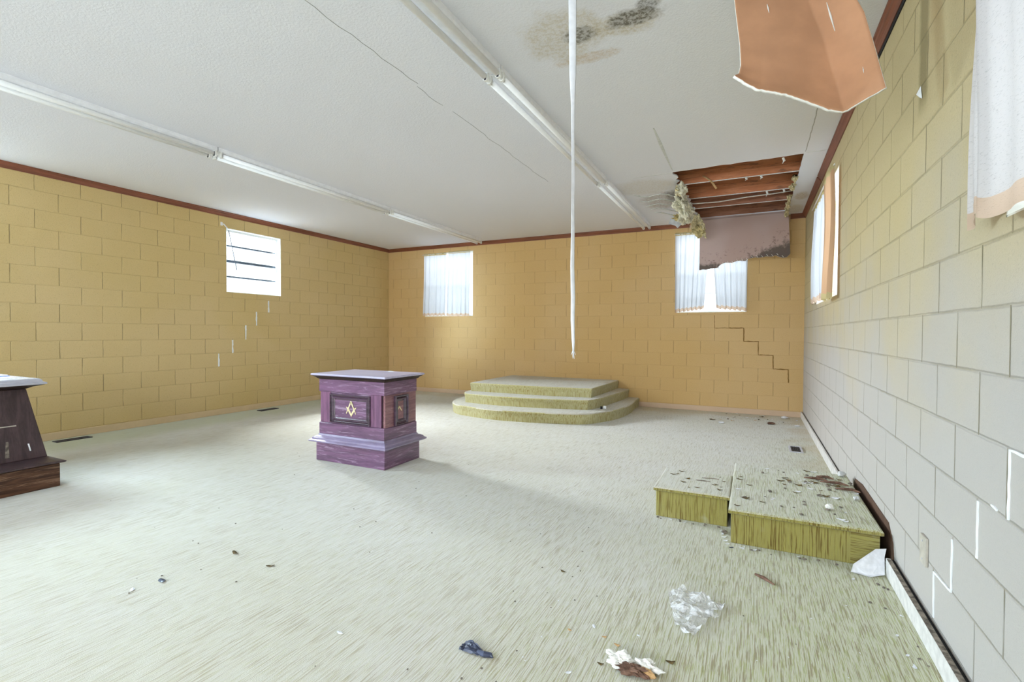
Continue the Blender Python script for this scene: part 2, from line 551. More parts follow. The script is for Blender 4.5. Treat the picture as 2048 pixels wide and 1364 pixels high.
def thing(name, label, cat, loc, group=None):
    o = bpy.data.objects.new(name, None)
    COL.objects.link(o)
    o.empty_display_size = .1
    o.location = loc
    return tag(o, label, cat, group)


def struct(o):
    o['kind'] = 'structure'
    return o


def holed(outer, holes, to3, depth_vec, name, mat):
    """flat sheet with holes cut through, thickened along depth_vec"""
    bm = bmesh.new()
    for loop in [outer] + holes:
        vs = [bm.verts.new(to3(*p)) for p in loop]
        for i in range(len(vs)):
            bm.edges.new((vs[i], vs[(i + 1) % len(vs)]))
    bmesh.ops.triangle_fill(bm, use_beauty=True, use_dissolve=False, edges=bm.edges[:])
    r = bmesh.ops.extrude_face_region(bm, geom=bm.faces[:])
    bmesh.ops.translate(bm, verts=[e for e in r['geom'] if isinstance(e, bmesh.types.BMVert)], vec=depth_vec)
    bmesh.ops.recalc_face_normals(bm, faces=bm.faces[:])
    me = bpy.data.meshes.new(name)
    bm.to_mesh(me)
    bm.free()
    me.materials.append(mat)
    o = bpy.data.objects.new(name, me)
    COL.objects.link(o)
    return struct(o)


def rect(a0, a1, b0, b1):
    return [(a0, b0), (a1, b0), (a1, b1), (a0, b1)]


# ------------------------------------------------------------------ the room
TH = .2
WL1, WL2 = (4.665, 5.595, 1.79, 2.73), (1.15, 2.07, 1.79, 2.73)
WB1, WB2 = (-6.03, -4.90, 1.53, 2.80), (-1.12, -0.10, 1.545, 2.80)
WR1, WR2 = (5.15, 6.75, 1.56, 2.70), (.62, 1.92, 1.56, 2.70)
WF1, WF2 = (-2.6, .2, .9, 2.5), (-6.1, -3.9, .9, 2.5)  # unseen front windows, added to let in fill light

floor = struct(B().box(XL - TH, XR + TH, YF - TH, YB + TH, -.1, 0).build('floor', MAT['carpet']))
wl = holed(rect(YF, YB, 0, H + .5), [rect(*WL1), rect(*WL2)], lambda y, z: (XL, y, z), (-TH, 0, 0), 'wall_left', MAT['left'])
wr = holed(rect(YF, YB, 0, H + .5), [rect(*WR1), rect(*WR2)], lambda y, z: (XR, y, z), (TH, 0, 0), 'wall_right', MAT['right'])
wb = holed(rect(XL - TH, XR + TH, 0, H + .5), [rect(*WB1), rect(*WB2)], lambda x, z: (x, YB, z), (0, TH, 0), 'wall_back', MAT['back'])
wf = holed(rect(XL - TH, XR + TH, 0, H + .5), [rect(*WF1), rect(*WF2)], lambda x, z: (x, YF, z), (0, -TH, 0), 'wall_front', MAT['front'])


def ragged(pts, amp, seed, step=.07):
    rnd = random.Random(seed)
    out = []
    for i, p in enumerate(pts):
        q = pts[(i + 1) % len(pts)]
        a = p[2] if len(p) > 2 else amp
        L = math.hypot(q[0] - p[0], q[1] - p[1])
        k = max(1, int(L / step))
        nx, ny = -(q[1] - p[1]) / L, (q[0] - p[0]) / L
        for j in range(k):
            t = j / k
            d = rnd.uniform(-a, a) if j else 0
            out.append((p[0] + (q[0] - p[0]) * t + nx * d, p[1] + (q[1] - p[1]) * t + ny * d))
    return out


hole_back = ragged([(-.81, 5.57, .012), (.415, 5.53, .003), (.417, 7.98, .004), (-.76, 8.0, .03)], .02, 3)
hole_near = ragged([(-.30, 1.25, .02), (.42, 1.25, .01), (.42, 2.58, .004), (-.12, 2.58, .02)], .02, 4)
ceil = holed(rect(XL, XR, YF, YB), [hole_back, hole_near], lambda x, y: (x, y, H), (0, 0, .013), 'ceiling', MAT['ceil'])
struct(B().box(XL - TH, XR + TH, YF - TH, YB + TH, 3.36, 3.45).build('roof', MAT['deck']))

# hairline cracks and taped seams of the ceiling sheets
def strip(pts, w, z, name, mat, parent, dz=-.0015):
    b = B()
    pts = [Vector((x, y, 0)) for x, y in pts]
    L, R = [], []
    for i, p in enumerate(pts):
        t = (pts[min(i + 1, len(pts) - 1)] - pts[max(i - 1, 0)]).normalized()
        s = Vector((-t.y, t.x, 0)) * w * (.5 if 0 < i < len(pts) - 1 else .15)
        L.append((p.x + s.x, p.y + s.y))
        R.append((p.x - s.x, p.y - s.y))
    poly = L + R[::-1]
    b.rings([[(x, y, z + dz) for x, y in poly], [(x, y, z) for x, y in poly]])
    return b.build(name, mat, parent)


def wander(x, ys, amp, seed):
    r = random.Random(seed)
    return [(x + r.uniform(-amp, amp), y) for y in ys]


strip(wander(-2.135, [1.3 + .09 * i for i in range(18)], .008, 1), .0035, H, 'crack', MAT['ccrack'], ceil)
strip(wander(-2.165, [2.86 + .08 * i for i in range(5)], .008, 2), .003, H, 'crack', MAT['ccrack'], ceil)
strip(wander(-2.15, [3.3 + .1 * i for i in range(21)], .010, 5), .0025, H, 'crack', MAT['ccrack'], ceil)
strip(wander(.423, [4.2 + .08 * i for i in range(17)], .004, 6), .008, H, 'crack', MAT['ccrack'], ceil)
strip([(-.783, 4.3), (-.79, 4.7), (-.80, 5.5)], .03, H, 'seam', MAT['cseam'], ceil)
strip([(-1.24, 5.60), (-.98, 5.585), (-.82, 5.57)], .012, H, 'seam', MAT['cseam'], ceil)
strip([(.43, 5.5), (.55, 5.51), (.60, 5.5)], .012, H, 'seam', MAT['cseam'], ceil)
# sagging papery ridges left of the hole
r_ = random.Random(11)
for k in range(5):
    y = 6.25 + k * .28
    pts = [(-1.38 + .08 * i + .02 * k, y + .10 * math.sin(i * 1.1 + k) + .05 * i) for i in range(7)]
    strip(pts, .025, H, 'seam', MAT['cseam'], ceil, -.008)


# baseboards and crown trim
def trim(name, box, mat, bevel=.004):
    return struct(B().box(*box).build(name, mat, None, bevel=bevel))


trim('baseboard_left', (XL, XL + .014, YF, YB, 0, .083), MAT['baseL'])
trim('baseboard_back', (XL + .014, XR, YB - .014, YB, 0, .080), MAT['baseB'])
bbf = trim('baseboard_right', (XR - .030, XR - .012, 4.26, YB - .014, 0, .088), MAT['baseR'])
B().box(XR - .012, XR - .001, 4.26, YB - .02, .0, .074).build('shadow_gap', MAT['black'], bbf)
bbn = trim('baseboard_front_right', (XR - .040, XR - .018, YF, 3.06, 0, .088), MAT['baseR'])
B().box(XR - .018, XR - .001, YF, 3.08, 0, .075).build('shadow_gap', MAT['black'], bbn)
B().box(XR - .039, XR - .019, .6, 3.04, .0885, .0892).build('dirt_line', MAT['crumb'], bbn)


def crown(name, p0, p1, inward, mat):
    """concave crown moulding between two points on the wall line"""
    prof = [(0, H - .066), (.010, H - .066), (.014, H - .055), (.020, H - .044), (.032, H - .030), (.038, H - .018), (.046, H - .012), (.048, H - .001), (0, H - .001)]
    a = [(p0[0] + inward[0] * d, p0[1] + inward[1] * d, z) for d, z in prof]
    c = [(p1[0] + inward[0] * d, p1[1] + inward[1] * d, z) for d, z in prof]
    return struct(B().rings([a, c]).build(name, mat))


crown('trim_1', (XL, YF), (XL, YB), (1, 0), MAT['trim'])
crown('trim_2', (XL, YB), (-.93, YB), (0, -1), MAT['trimx'])
crown('trim_3', (.46, YB), (XR, YB), (0, -1), MAT['trimx'])
t4 = crown('trim_4', (XR, YF), (XR, 6.35), (-1, 0), MAT['trim'])
crown('trim_5', (XR, 6.40), (XR, YB), (-1, 0), MAT['trim'])
B().box(XR - .006, XR - .001, YF, 4.3, H - .092, H - .066).build('shadow_gap', MAT['black'], t4)
# pale wood backing strip behind the missing crown at the hole
struct(B().box(-.93, .46, YB - .006, YB - .001, H - .10, H - .03).build('trim_6', MAT['baseL']))


# white caulk and open cracks in the block joints
def wallstrip(axis, at, pts, w, name, mat, parent, t=.004, seed=0):
    r = random.Random(seed)
    full = []
    for (u0, z0), (u1, z1) in zip(pts[:-1], pts[1:]):
        k = max(2, int(math.hypot(u1 - u0, z1 - z0) / .03))
        for j in range(k):
            full.append((u0 + (u1 - u0) * j / k + r.uniform(-.002, .002), z0 + (z1 - z0) * j / k + r.uniform(-.002, .002)))
    full.append(pts[-1])
    L, R = [], []
    for i, p in enumerate(full):
        q0, q1 = full[max(i - 1, 0)], full[min(i + 1, len(full) - 1)]
        tx, tz = q1[0] - q0[0], q1[1] - q0[1]
        ln = math.hypot(tx, tz) or 1
        ww = w * r.uniform(.65, 1.25) * .5
        L.append((p[0] - tz / ln * ww, p[1] + tx / ln * ww))
        R.append((p[0] + tz / ln * ww, p[1] - tx / ln * ww))
    poly = L + R[::-1]
    mk = (lambda u, z, d: (at + d, u, z)) if axis == 'x' else (lambda u, z, d: (u, at + d, z))
    return B().rings([[mk(u, z, 0) for u, z in poly], [mk(u, z, t) for u, z in poly]]).build(name, mat, parent)


for i, (y, a, b) in enumerate([(5.365, 1.70, 1.517), (5.151, 1.516, 1.305), (4.969, 1.303, 1.089), (4.757, 1.084, .89), (4.544, .89, .702)]):
    wallstrip('x', XL, [(y, a), (y, b)], .020, 'caulk', MAT['caulk'], wl, .004, i)
for i, pts in enumerate([[(1.72, .894), (1.86, .896), (1.860, .697)], [(2.069, .686), (2.070, .501)], [(2.286, .481), (2.285, .297)],
                         [(2.282, .290), (2.478, .280), (2.470, .10)], [(1.93, .70), (1.97, .705)]]):
    wallstrip('x', XR, pts, .008, 'caulk', MAT['caulk'], wr, -.004, 20 + i)
wallstrip('y', YB, [(-.335, 1.300), (-.134, 1.300), (-.134, 1.100), (.064, 1.098), (.066, .897), (.262, .895), (.264, .694), (.46, .692), (.466, .50)],
          .013, 'crack', MAT['crack'], wb, -.002, 40)
wallstrip('y', YB, [(-.55, 1.50), (-.545, 1.30), (-.335, 1.30)], .007, 'crack', MAT['crack'], wb, -.002, 41)
# bare brown strip of wall beside the platform
B().add([(XR - .004, y, z) for y, z in ((3.06, 0), (4.24, 0), (4.16, .205), (3.9, .235), (3.2, .225), (3.10, .15))] +
        [(XR, y, z) for y, z in ((3.06, 0), (4.24, 0), (4.16, .205), (3.9, .235), (3.2, .225), (3.10, .15))],
        [(0, 1, 2, 3, 4, 5), (6, 7, 8, 9, 10, 11)] + [(i, (i + 1) % 6, (i + 1) % 6 + 6, i + 6) for i in range(6)]
        ).build('bare_strip', MAT['brownwall'], wr)


# ------------------------------------------------------------------ windows
def window(idx, axis, at, sgn, w, bars=(), mull=(), barmat=None, thin=.012):
    """frame + panes set into the wall; sgn = outward direction along the other axis"""
    u0, u1, z0, z1 = w
    d0, d1 = at + sgn * .08, at + sgn * .13
    lo, hi = min(d0, d1), max(d0, d1)
    mk = (lambda b, a0, a1, c0, c1, e0=lo, e1=hi: b.box(e0, e1, a0, a1, c0, c1)) if axis == 'x' else \
         (lambda b, a0, a1, c0, c1, e0=lo, e1=hi: b.box(a0, a1, e0, e1, c0, c1))
    f = B()
    t = .035
    mk(f, u0, u0 + t, z0, z1)
    mk(f, u1 - t, u1, z0, z1)
    mk(f, u0 + t, u1 - t, z0, z0 + t)
    mk(f, u0 + t, u1 - t, z1 - t, z1)
    fr = struct(f.build('window_%d' % idx, MAT['winwhite']))
    # painted reveal lining
    rv = B()
    e0, e1 = min(at, at + sgn * .08), max(at, at + sgn * .08)
    mk(rv, u0, u0 + .006, z0, z1, e0, e1)
    mk(rv, u1 - .006, u1, z0, z1, e0, e1)
    mk(rv, u0, u1, z1 - .006, z1, e0, e1)
    mk(rv, u0, u1, z0, z0 + .006, e0, e1)
    rv.build('window_reveal', MAT['reveal'], fr)
    for z, th in bars:
        b = B()
        mk(b, u0 + t, u1 - t, z - th / 2, z + th / 2, lo + .005, hi - .005)
        b.build('sash_bar', barmat or MAT['winwhite'], fr)
    for u, th in mull:
        b = B()
        mk(b, u - th / 2, u + th / 2, z0 + t, z1 - t, lo + .004, hi - .004)
        b.build('mullion', MAT['winwhite'], fr)
    zs = [z0 + t] + sorted(z for z, _ in bars) + [z1 - t]
    m = (lo + hi) / 2
    for a, c in zip(zs[:-1], zs[1:]):
        b = B()
        mk(b, u0 + t, u1 - t, a + .002, c - .002, m - .002, m + .002)
        b.build('pane', MAT['glass'], fr)
    return fr


window(1, 'x', XL, -1, WL1, ((2.03, .022), (2.262, .036), (2.49, .020)), (), MAT['winblue'])
window(2, 'y', YB, 1, WB1, ((1.85, .02), (2.17, .03), (2.48, .02)))
window(3, 'y', YB, 1, WB2, ((1.85, .02), (2.17, .03), (2.48, .02)))
window(4, 'x', XR, 1, WR1, ((1.85, .02), (2.17, .03), (2.45, .02)), ((5.95, .04),))
window(5, 'x', XR, 1, WR2, ((1.85, .02), (2.17, .03), (2.45, .02)), ((1.27, .04),))
window(6, 'x', XL, -1, WL2, ((2.03, .016), (2.262, .034), (2.49, .014)), (), MAT['winblue'])
window(7, 'y', YF, -1, WF1, ((1.7, .04),), ((-1.2, .06),))  # invented opening behind the camera for the fill lamp
window(8, 'y', YF, -1, WF2, ((1.7, .04),), ((-5.0, .06),))  # invented as well, lets in the second fill lamp


# ------------------------------------------------------------------ curtains
def curtain(label, axis, at, inward, top, bot, zt, zb, folds, amp, seed, off=.035, mat=None, group=None, hem=.05, head=.05, mats=None, zb2=None):
    """a gathered panel hung in front of a window: top and bottom = range along the wall"""
    r = random.Random(seed)
    ph = [r.uniform(0, 6.28) for _ in range(4)]
    fr = [folds, folds * 1.73, folds * .47, folds * 3.1]

    def P(s, t):                       # t = 0 at the bottom
        u0 = bot[0] + (top[0] - bot[0]) * t
        u1 = bot[1] + (top[1] - bot[1]) * t
        w = s + .018 * math.sin(2 * math.pi * fr[0] * s + 1.3 + ph[2])
        u = u0 + (u1 - u0) * w
        f = .55 * math.sin(2 * math.pi * fr[0] * s + ph[0] + .5 * (1 - t)) + .25 * math.sin(2 * math.pi * fr[1] * s + ph[1]) \
            + .35 * math.sin(2 * math.pi * fr[2] * s + ph[2] + t) + .12 * math.sin(2 * math.pi * fr[3] * s + ph[3])
        d = off + amp * f * (.45 + .75 * (1 - t)) + .008 * math.sin(5 * t + ph[3])
        d = max(d, .006)
        zz = zb + (zb2 - zb) * s if zb2 is not None else zb
        zz = zz + (zt - zz) * t + (1 - t) * .010 * math.sin(2 * math.pi * fr[0] * s + ph[1])
        c = at + inward * d
        return (c, u, zz) if axis == 'x' else (u, c, zz)
    L = zt - zb
    t0, t1 = hem / L, 1 - head / L
    nu = max(60, int(folds * 16))
    org = P(.5, 1)
    root = thing('curtain', label, 'curtain', org, group)
    mc, mh, mt = mats or (mat or MAT['curtain'], MAT['hem'], MAT['header'])
    B().grid(lambda i, j: P(i, t0 + (t1 - t0) * j), nu, 26).build('drop', mc, root, True)
    B().grid(lambda i, j: P(i, t0 * j), nu, 3).build('bottom_hem', mh, root, True)
    B().grid(lambda i, j: P(i, t1 + (1 - t1) * j), nu, 3).build('heading', mt, root, True)
    return root


def rod(label, p, q):
    o = B().tube([p, q], .007, 10).build('curtain_rod', MAT['winwhite'], None, True, origin=p)
    return tag(o, label, 'curtain rod')


rod('thin white rod carrying the paired curtains at the left end of the back wall', (-6.07, YB - .035, 2.775), (-4.88, YB - .035, 2.785))
rod('thin white rod over the back window behind the hanging drywall flap', (-1.15, YB - .035, 2.785), (-.08, YB - .035, 2.785))
rod('thin rod above the far window of the right wall', (XR - .05, 5.02, 2.672), (XR - .05, 6.80, 2.672))
rod('thin rod above the nearest window of the right wall', (XR - .05, .4, 2.672), (XR - .05, 2.06, 2.672))

curtain('left white curtain panel of the pair at the left end of the back wall', 'y', YB, -1, (-6.03, -5.485), (-6.05, -5.50), 2.80, 1.545, 6, .018, 1)
curtain('right white curtain panel of the pair at the left end of the back wall', 'y', YB, -1, (-5.455, -4.955), (-5.49, -4.965), 2.815, 1.535, 5, .018, 2)
curtain('left white curtain panel of the back window half hidden by the torn drywall', 'y', YB, -1, (-1.135, -.62), (-1.130, -.70), 2.815, 1.552, 7, .02, 3, zb2=1.60)
curtain('right white curtain panel of the back window, below the torn drywall', 'y', YB, -1, (-.60, -.085), (-.515, -.098), 2.815, 1.60, 6, .022, 4, zb2=1.56)
curtain('white backlit curtain panel at the far side of the far right-wall window', 'x', XR, -1, (5.55, 6.80), (5.50, 6.86), 2.69, 1.575, 8, .018, 5, .042)
curtain('tan curtain panel bunched at the near side of the far right-wall window', 'x', XR, -1, (5.03, 5.56), (5.02, 5.52), 2.69, 1.53, 2.5, .028, 6, .062,
        mats=(MAT['curtaintan'], MAT['header'], MAT['header']))
curtain('narrow cream curtain panel at the far side of the nearest right-wall window', 'x', XR, -1, (1.80, 2.02), (1.78, 2.02), 2.69, 1.60, 1.6, .022, 7, .050,
        mats=(MAT['curtainnear'], MAT['hem'], MAT['header']), zb2=1.555)
curtain('wide cream curtain panel at the right edge, overlapping a narrower one', 'x', XR, -1, (.95, 1.88), (.95, 1.865), 2.69, 1.47, 3.2, .022, 8, .085,
        mats=(MAT['curtainnear'], MAT['hem'], MAT['header']), zb2=1.556, hem=.06)

# broken curtain hardware left at the bare window
br = thing('curtain_bracket', 'white broken curtain bracket at the top corner of the bare left-wall window', 'bracket', (XL + .001, 4.60, 2.765))
B().tube([(XL + .002, 4.595, 2.775), (XL + .05, 4.60, 2.765), (XL + .06, 4.64, 2.72), (XL + .05, 4.68, 2.70)], .008, 8).build('arm', MAT['winwhite'], br, True)
B().box(XL + .001, XL + .008, 4.58, 4.61, 2.75, 2.80).build('back_plate', MAT['winwhite'], br)
tag(B().tube([(XL + .045, 4.672, 2.690), (XL + .055, 4.725, 2.41), (XL + .06, 4.79, 2.124)], .006, 8).build('curtain_wand', MAT['winblue'], None, True, origin=(XL + .045, 4.672, 2.69)),
    'thin dark rod dangling across the bare left-wall window', 'rod')


# ------------------------------------------------------------------ altar pedestal
AX, AY = -3.308, 3.626
al = thing('altar_pedestal', 'square purple-stained wooden altar with gilt emblems standing mid-floor', 'altar', (AX, AY, 0))
B().rect_rings(AX, AY, .413, .252, [(0, 0), (0, .176)]).build('plinth', MAT['plum'], al, bevel=.004)
B().rect_rings(AX, AY, .413, .252, [(-.02, .170), (.010, .172), (.040, .180), (.050, .187), (.050, .197), (.030, .207), (.026, .218),
                                    (.006, .230), (-.010, .236), (-.018, .252), (-.03, .252)]).build('base_moulding', MAT['plummid'], al)
B().rect_rings(AX, AY, .394, .233, [(0, .2525), (0, .355), (-.006, .362)]).build('lower_rail', MAT['plum'], al, bevel=.003)
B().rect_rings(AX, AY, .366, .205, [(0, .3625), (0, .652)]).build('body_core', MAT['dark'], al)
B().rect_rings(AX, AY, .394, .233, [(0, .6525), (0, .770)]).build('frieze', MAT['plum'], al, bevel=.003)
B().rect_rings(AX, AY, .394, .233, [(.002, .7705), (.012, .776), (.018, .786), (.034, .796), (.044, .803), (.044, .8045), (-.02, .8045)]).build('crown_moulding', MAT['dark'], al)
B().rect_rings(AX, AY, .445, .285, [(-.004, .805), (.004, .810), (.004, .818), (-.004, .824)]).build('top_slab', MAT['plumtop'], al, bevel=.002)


def framed_panel(o, u, n, w, h, parent, wood_m, deep):
    """mitred moulding frame with a field; o = centre on the face, u = along, n = outward"""
    u, n, o, z = Vector(u), Vector(n), Vector(o), Vector((0, 0, 1))

    def R(ins, ht):
        a, b = w / 2 - ins, h / 2 - ins
        return [o + u * sx * a + z * sz * b + n * ht for sx, sz in ((-1, -1), (1, -1), (1, 1), (-1, 1))]
    prof = [(0, 0), (0, .020), (.006, .026), (.011, .025), (.015, .010), (.022, .006), (.026, .012), (.032, .018), (.038, .018), (.044, .010), (.056, .003)]
    fr = B().rings([R(a, b) for a, b in prof], False).build('panel_moulding', MAT['plumdark'], parent)
    fl = B()
    fl.add(R(.054, .0035), [(0, 1, 2, 3)])
    fl.add(R(.0, .0012), [(0, 1, 2, 3)])
    f2 = B().rings([R(.050, .0005), R(.050, .003), R(.060, .005)]).build('panel_field', wood_m, parent)
    return f2


# stiles, rails and side boards
B().box(AX - .382, AX - .255, AY - .226, AY - .2045, .3625, .652).build('front_stile', MAT['plumz'], al, bevel=.002)
B().box(AX + .232, AX + .352, AY - .226, AY - .2045, .3625, .652).build('front_stile', MAT['plumz'], al, bevel=.002)
B().box(AX - .2545, AX + .2315, AY - .222, AY - .2045, .3625, .652).build('front_board', MAT['plum'], al)
B().box(AX + .3655, AX + .388, AY - .212, AY + .228, .3625, .652).build('side_board', MAT['plumy'], al, bevel=.002)
B().box(AX - .388, AX - .3655, AY - .212, AY + .228, .3625, .652).build('side_board', MAT['plumy'], al, bevel=.002)
B().box(AX - .36, AX + .36, AY + .2045, AY + .226, .3625, .652).build('back_board', MAT['plum'], al, bevel=.002)
f1 = framed_panel((AX - .0085, AY - .222, .502), (1, 0, 0), (0, -1, 0), .484, .272, al, MAT['plum'], .01)
f2 = framed_panel((AX + .388, 3.622, .502), (0, 1, 0), (1, 0, 0), .186, .272, al, MAT['plumy'], .01)


def emblem(o, u, n, polys, parent, name='emblem'):
    u, n, o, z = Vector(u), Vector(n), Vector(o), Vector((0, 0, 1))
    b = B()
    for poly in polys:
        b.rings([[o + u * x + z * y + n * d for x, y in poly] for d in (.0, .004)])
    return b.build(name, MAT['gilt'], parent)


def bar(x0, y0, x1, y1, w0, w1):
    L = math.hypot(x1 - x0, y1 - y0)
    nx, ny = -(y1 - y0) / L / 2, (x1 - x0) / L / 2
    return [(x0 + nx * w0, y0 + ny * w0), (x0 - nx * w0, y0 - ny * w0), (x1 - nx * w1, y1 - ny * w1), (x1 + nx * w1, y1 + ny * w1)]


circ = [(.012 * math.cos(a * .5236), .058 + .011 * math.sin(a * .5236)) for a in range(12)]
e1 = emblem((AX + .006, AY - .2272, .512), (1, 0, 0), (0, -1, 0), [
    [(-.062, .014), (-.036, .006), (0, -.046), (.036, .006), (.062, .014), (.030, -.032), (0, -.074), (-.030, -.032)]], al)
emblem((AX + .006, AY - .2300, .512), (1, 0, 0), (0, -1, 0), [circ, bar(-.004, .056, -.058, -.048, .014, .006), bar(.004, .056, .058, -.048, .014, .006)], al)
emblem((AX + .3932, 3.598, .508), (0, 1, 0), (1, 0, 0), [bar(0, .026, -.036, -.016, .012, .008), bar(0, .026, .036, -.016, .012, .008)], al)
ws = B().grid(lambda s, t: (AX + .02 + .11 * s + .01 * t, AY + .20 + .05 * t, .8255 + .003 * math.sin(s * 5)), 6, 3).build(
    'paper_scrap', MAT['whitepaper'], None, solid=.001, origin=(AX + .07, AY + .22, .825))
tag(ws, 'small white paper scrap lying at the back of the purple altar top', 'paper')

# ------------------------------------------------------------------ dark pulpit at the left edge
dk = thing('pulpit_desk', 'dark tapered wooden pulpit cut off by the left edge', 'pulpit', (-5.32, 1.30, 0))
B().box(-5.80, -4.865, .70, 1.895, 0, .180).build('base', MAT['walnutx'], dk, bevel=.006)
B().rect_rings(-5.3325, 1.2975, .4675, .5975, [(-.01, .1805), (.020, .184), (.028, .190), (.028, .196), (.018, .202), (-.02, .203)]).build('base_ledge', MAT['walnut'], dk)
B().rings([[(-5.72, .69, .2035), (-5.095, .69, .2035), (-5.095, 1.905, .2035), (-5.72, 1.905, .2035)],
           [(-5.56, .79, .752), (-5.195, .79, .752), (-5.195, 1.815, .752), (-5.56, 1.815, .752)]]).build('tapered_body', MAT['walnut'], dk, bevel=.006)
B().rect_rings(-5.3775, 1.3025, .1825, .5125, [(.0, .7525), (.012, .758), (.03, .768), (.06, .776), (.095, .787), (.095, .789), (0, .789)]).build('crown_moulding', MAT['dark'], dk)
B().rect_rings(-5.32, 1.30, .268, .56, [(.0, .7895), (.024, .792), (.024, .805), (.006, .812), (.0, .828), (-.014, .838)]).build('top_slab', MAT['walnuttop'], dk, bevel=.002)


def onface(y, z, d=.002):
    t = (z - .2035) / (.752 - .2035)
    return (-5.095 - .1 * t + d, y, z)


def faceplate(pts, name, mat, d=.003):
    b = B()
    b.rings([[onface(y, z, .0002) for y, z in pts], [onface(y, z, d) for y, z in pts]])
    return b.build(name, mat, dk)


faceplate([(1.800, .268), (1.808, .268), (1.800, .325), (1.791, .325)], 'white_scratch', MAT['whitepaper'])
faceplate([(1.40, .470), (1.735, .470), (1.735, .478), (1.40, .476)], 'faded_mark', MAT['wallplate'], .002)
faceplate([(1.40, .482), (1.640, .482), (1.640, .545), (1.40, .555)], 'faded_mark', MAT['wallplate'], .002)
faceplate([(1.655, .24), (1.680, .24), (1.682, .36), (1.668, .36)], 'faded_mark', MAT['crumb'], .002)
pp = thing('paper_sheets', 'blue and white papers stacked on the pulpit top at the left edge', 'papers', (-5.42, 1.55, .8385))
B().box(-5.56, -5.28, 1.30, 1.800, .8390, .8415).build('white_sheet', MAT['whitepaper'], pp)
B().box(-5.57, -5.42, 1.28, 1.795, .8418, .8460).build('blue_cover', MAT['bluepaper'], pp)
B().box(-5.575, -5.43, 1.275, 1.785, .8462, .8540).build('white_sheet', MAT['whitepaper'], pp)

# ------------------------------------------------------------------ three-step carpeted dais
ds = thing('stepped_dais', 'three-step rounded carpeted dais against the back wall', 'dais', (-3.0, 7.2, 0))


def smooth_loop(pts, k=5):
    out = []
    n = len(pts)
    for i in range(1, n - 2):
        p0, p1, p2, p3 = [Vector((*pts[max(0, min(n - 1, i + d))], 0)) for d in (-1, 0, 1, 2)]
        for j in range(k):
            t = j / k
            q = .5 * ((2 * p1) + (p2 - p0) * t + (2 * p0 - 5 * p1 + 4 * p2 - p3) * t * t + (3 * p1 - p0 - 3 * p2 + p3) * t ** 3)
            out.append((q.x, q.y))
    return [pts[0]] + out + [pts[-2], pts[-1]]


def tier(outline, z0, z1, name, seed):
    """carpet wrapped step: rounded nosing, slightly lumpy riser"""
    r = random.Random(seed)
    cx = sum(p[0] for p in outline) / len(outline)
    rings = []
    for o, z in ((.0, z0), (.0, z0 + .02), (.004, (z0 + z1) / 2), (.012, z1 - .03), (.014, z1 - .015), (.006, z1 - .003), (-.012, z1)):
        ring = []
        for i, (x, y) in enumerate(outline):
            d = Vector((x - cx, y - 7.6, 0)).normalized()
            if y > YB - .06:
                d.y = 0
            w = o + .006 * noise.noise((x * 3, y * 3, z * 6 + seed))
            ring.append((x + d.x * w, min(y + d.y * w, YB - .016), z))
        rings.append(ring)
    o = B().rings(rings).build(name, MAT['riser_pale'], ds, False, mats=(MAT['carpet'],))
    for p in o.data.polygons:
        if p.normal.z > .55:
            p.material_index = 1
    return o


Yw = YB - .016
T1 = smooth_loop([(-1.70, Yw), (-1.695, 7.9), (-1.665, 7.45), (-1.71, 6.92), (-1.84, 6.56), (-2.02, 6.28), (-2.5, 6.115), (-2.85, 6.05), (-3.26, 6.025), (-3.70, 6.12),
                  (-3.97, 6.225), (-4.20, 6.50), (-4.31, 6.90), (-4.36, 7.5), (-4.36, 7.9), (-4.36, Yw)])
T2 = [(-1.87, Yw), (-1.87, 7.9), (-1.95, 6.99), (-1.985, 6.80), (-2.06, 6.59), (-2.30, 6.53), (-2.64, 6.455), (-3.0, 6.40), (-3.3, 6.375), (-3.65, 6.40), (-3.95, 6.445), (-4.06, 6.62), (-4.12, 7.0), (-4.16, 7.5), (-4.17, Yw)]
T3 = [(-2.045, Yw), (-2.06, 7.6), (-2.085, 6.85), (-2.4, 6.80), (-2.77, 6.755), (-3.2, 6.74), (-3.6, 6.735), (-4.02, 6.73), (-4.04, 7.5), (-4.05, Yw)]
tier(T1, .0, .145, 'bottom_step', 1)
tier(T2, .1455, .283, 'middle_step', 2)
tier(T3, .2835, .42, 'top_step', 3)
tg = thing('torn_label', 'tiny white torn label with a black mark at the right side of the dais', 'label', (-1.855, 6.80, .1465))
B().box(-1.895, -1.855, 6.80, 6.84, .1465, .185).build('tag', MAT['whitepaper'], tg)
B().box(-1.925, -1.900, 6.76, 6.785, .1465, .182).build('black_mark', MAT['black'], tg)


# ------------------------------------------------------------------ two low carpeted boxes by the right wall
def carpet_box(name, label, x0, x1, y0, y1, h, patch=None):
    rt = thing(name, label, 'platform', ((x0 + x1) / 2, (y0 + y1) / 2, 0))
    B().box(x0 + .012, x1 - .012, y0 + .014, y1 - .012, 0, h - .027).build('riser', MAT['riser'], rt, bevel=.004)
    cx, cy = (x0 + x1) / 2, (y0 + y1) / 2
    hx, hy = (x1 - x0) / 2, (y1 - y0) / 2
    o = B().rect_rings(cx, cy, hx, hy, [(-.004, h - .0268), (.002, h - .022), (.002, h - .008), (-.003, h - .002), (-.010, h)]).build(
        'top', MAT['riser'], rt, mats=(MAT['carpet'],))
    for p in o.data.polygons:
        if p.normal.z > .6:
            p.material_index = 1
    if patch:
        B().box(patch[0], patch[1], y0 + .0125, y0 + .0155, .004, h - .028).build('riser_patch', MAT['rpatch'], rt)
    return rt


carpet_box('carpeted_platform', 'larger low carpeted platform beside the right wall, littered with debris', -.118, .615, 3.112, 4.25, .20, (.475, .602))
carpet_box('carpeted_step', 'smaller low carpeted step joined to the left of the littered platform', -.585, -.1235, 3.352, 3.86, .198)


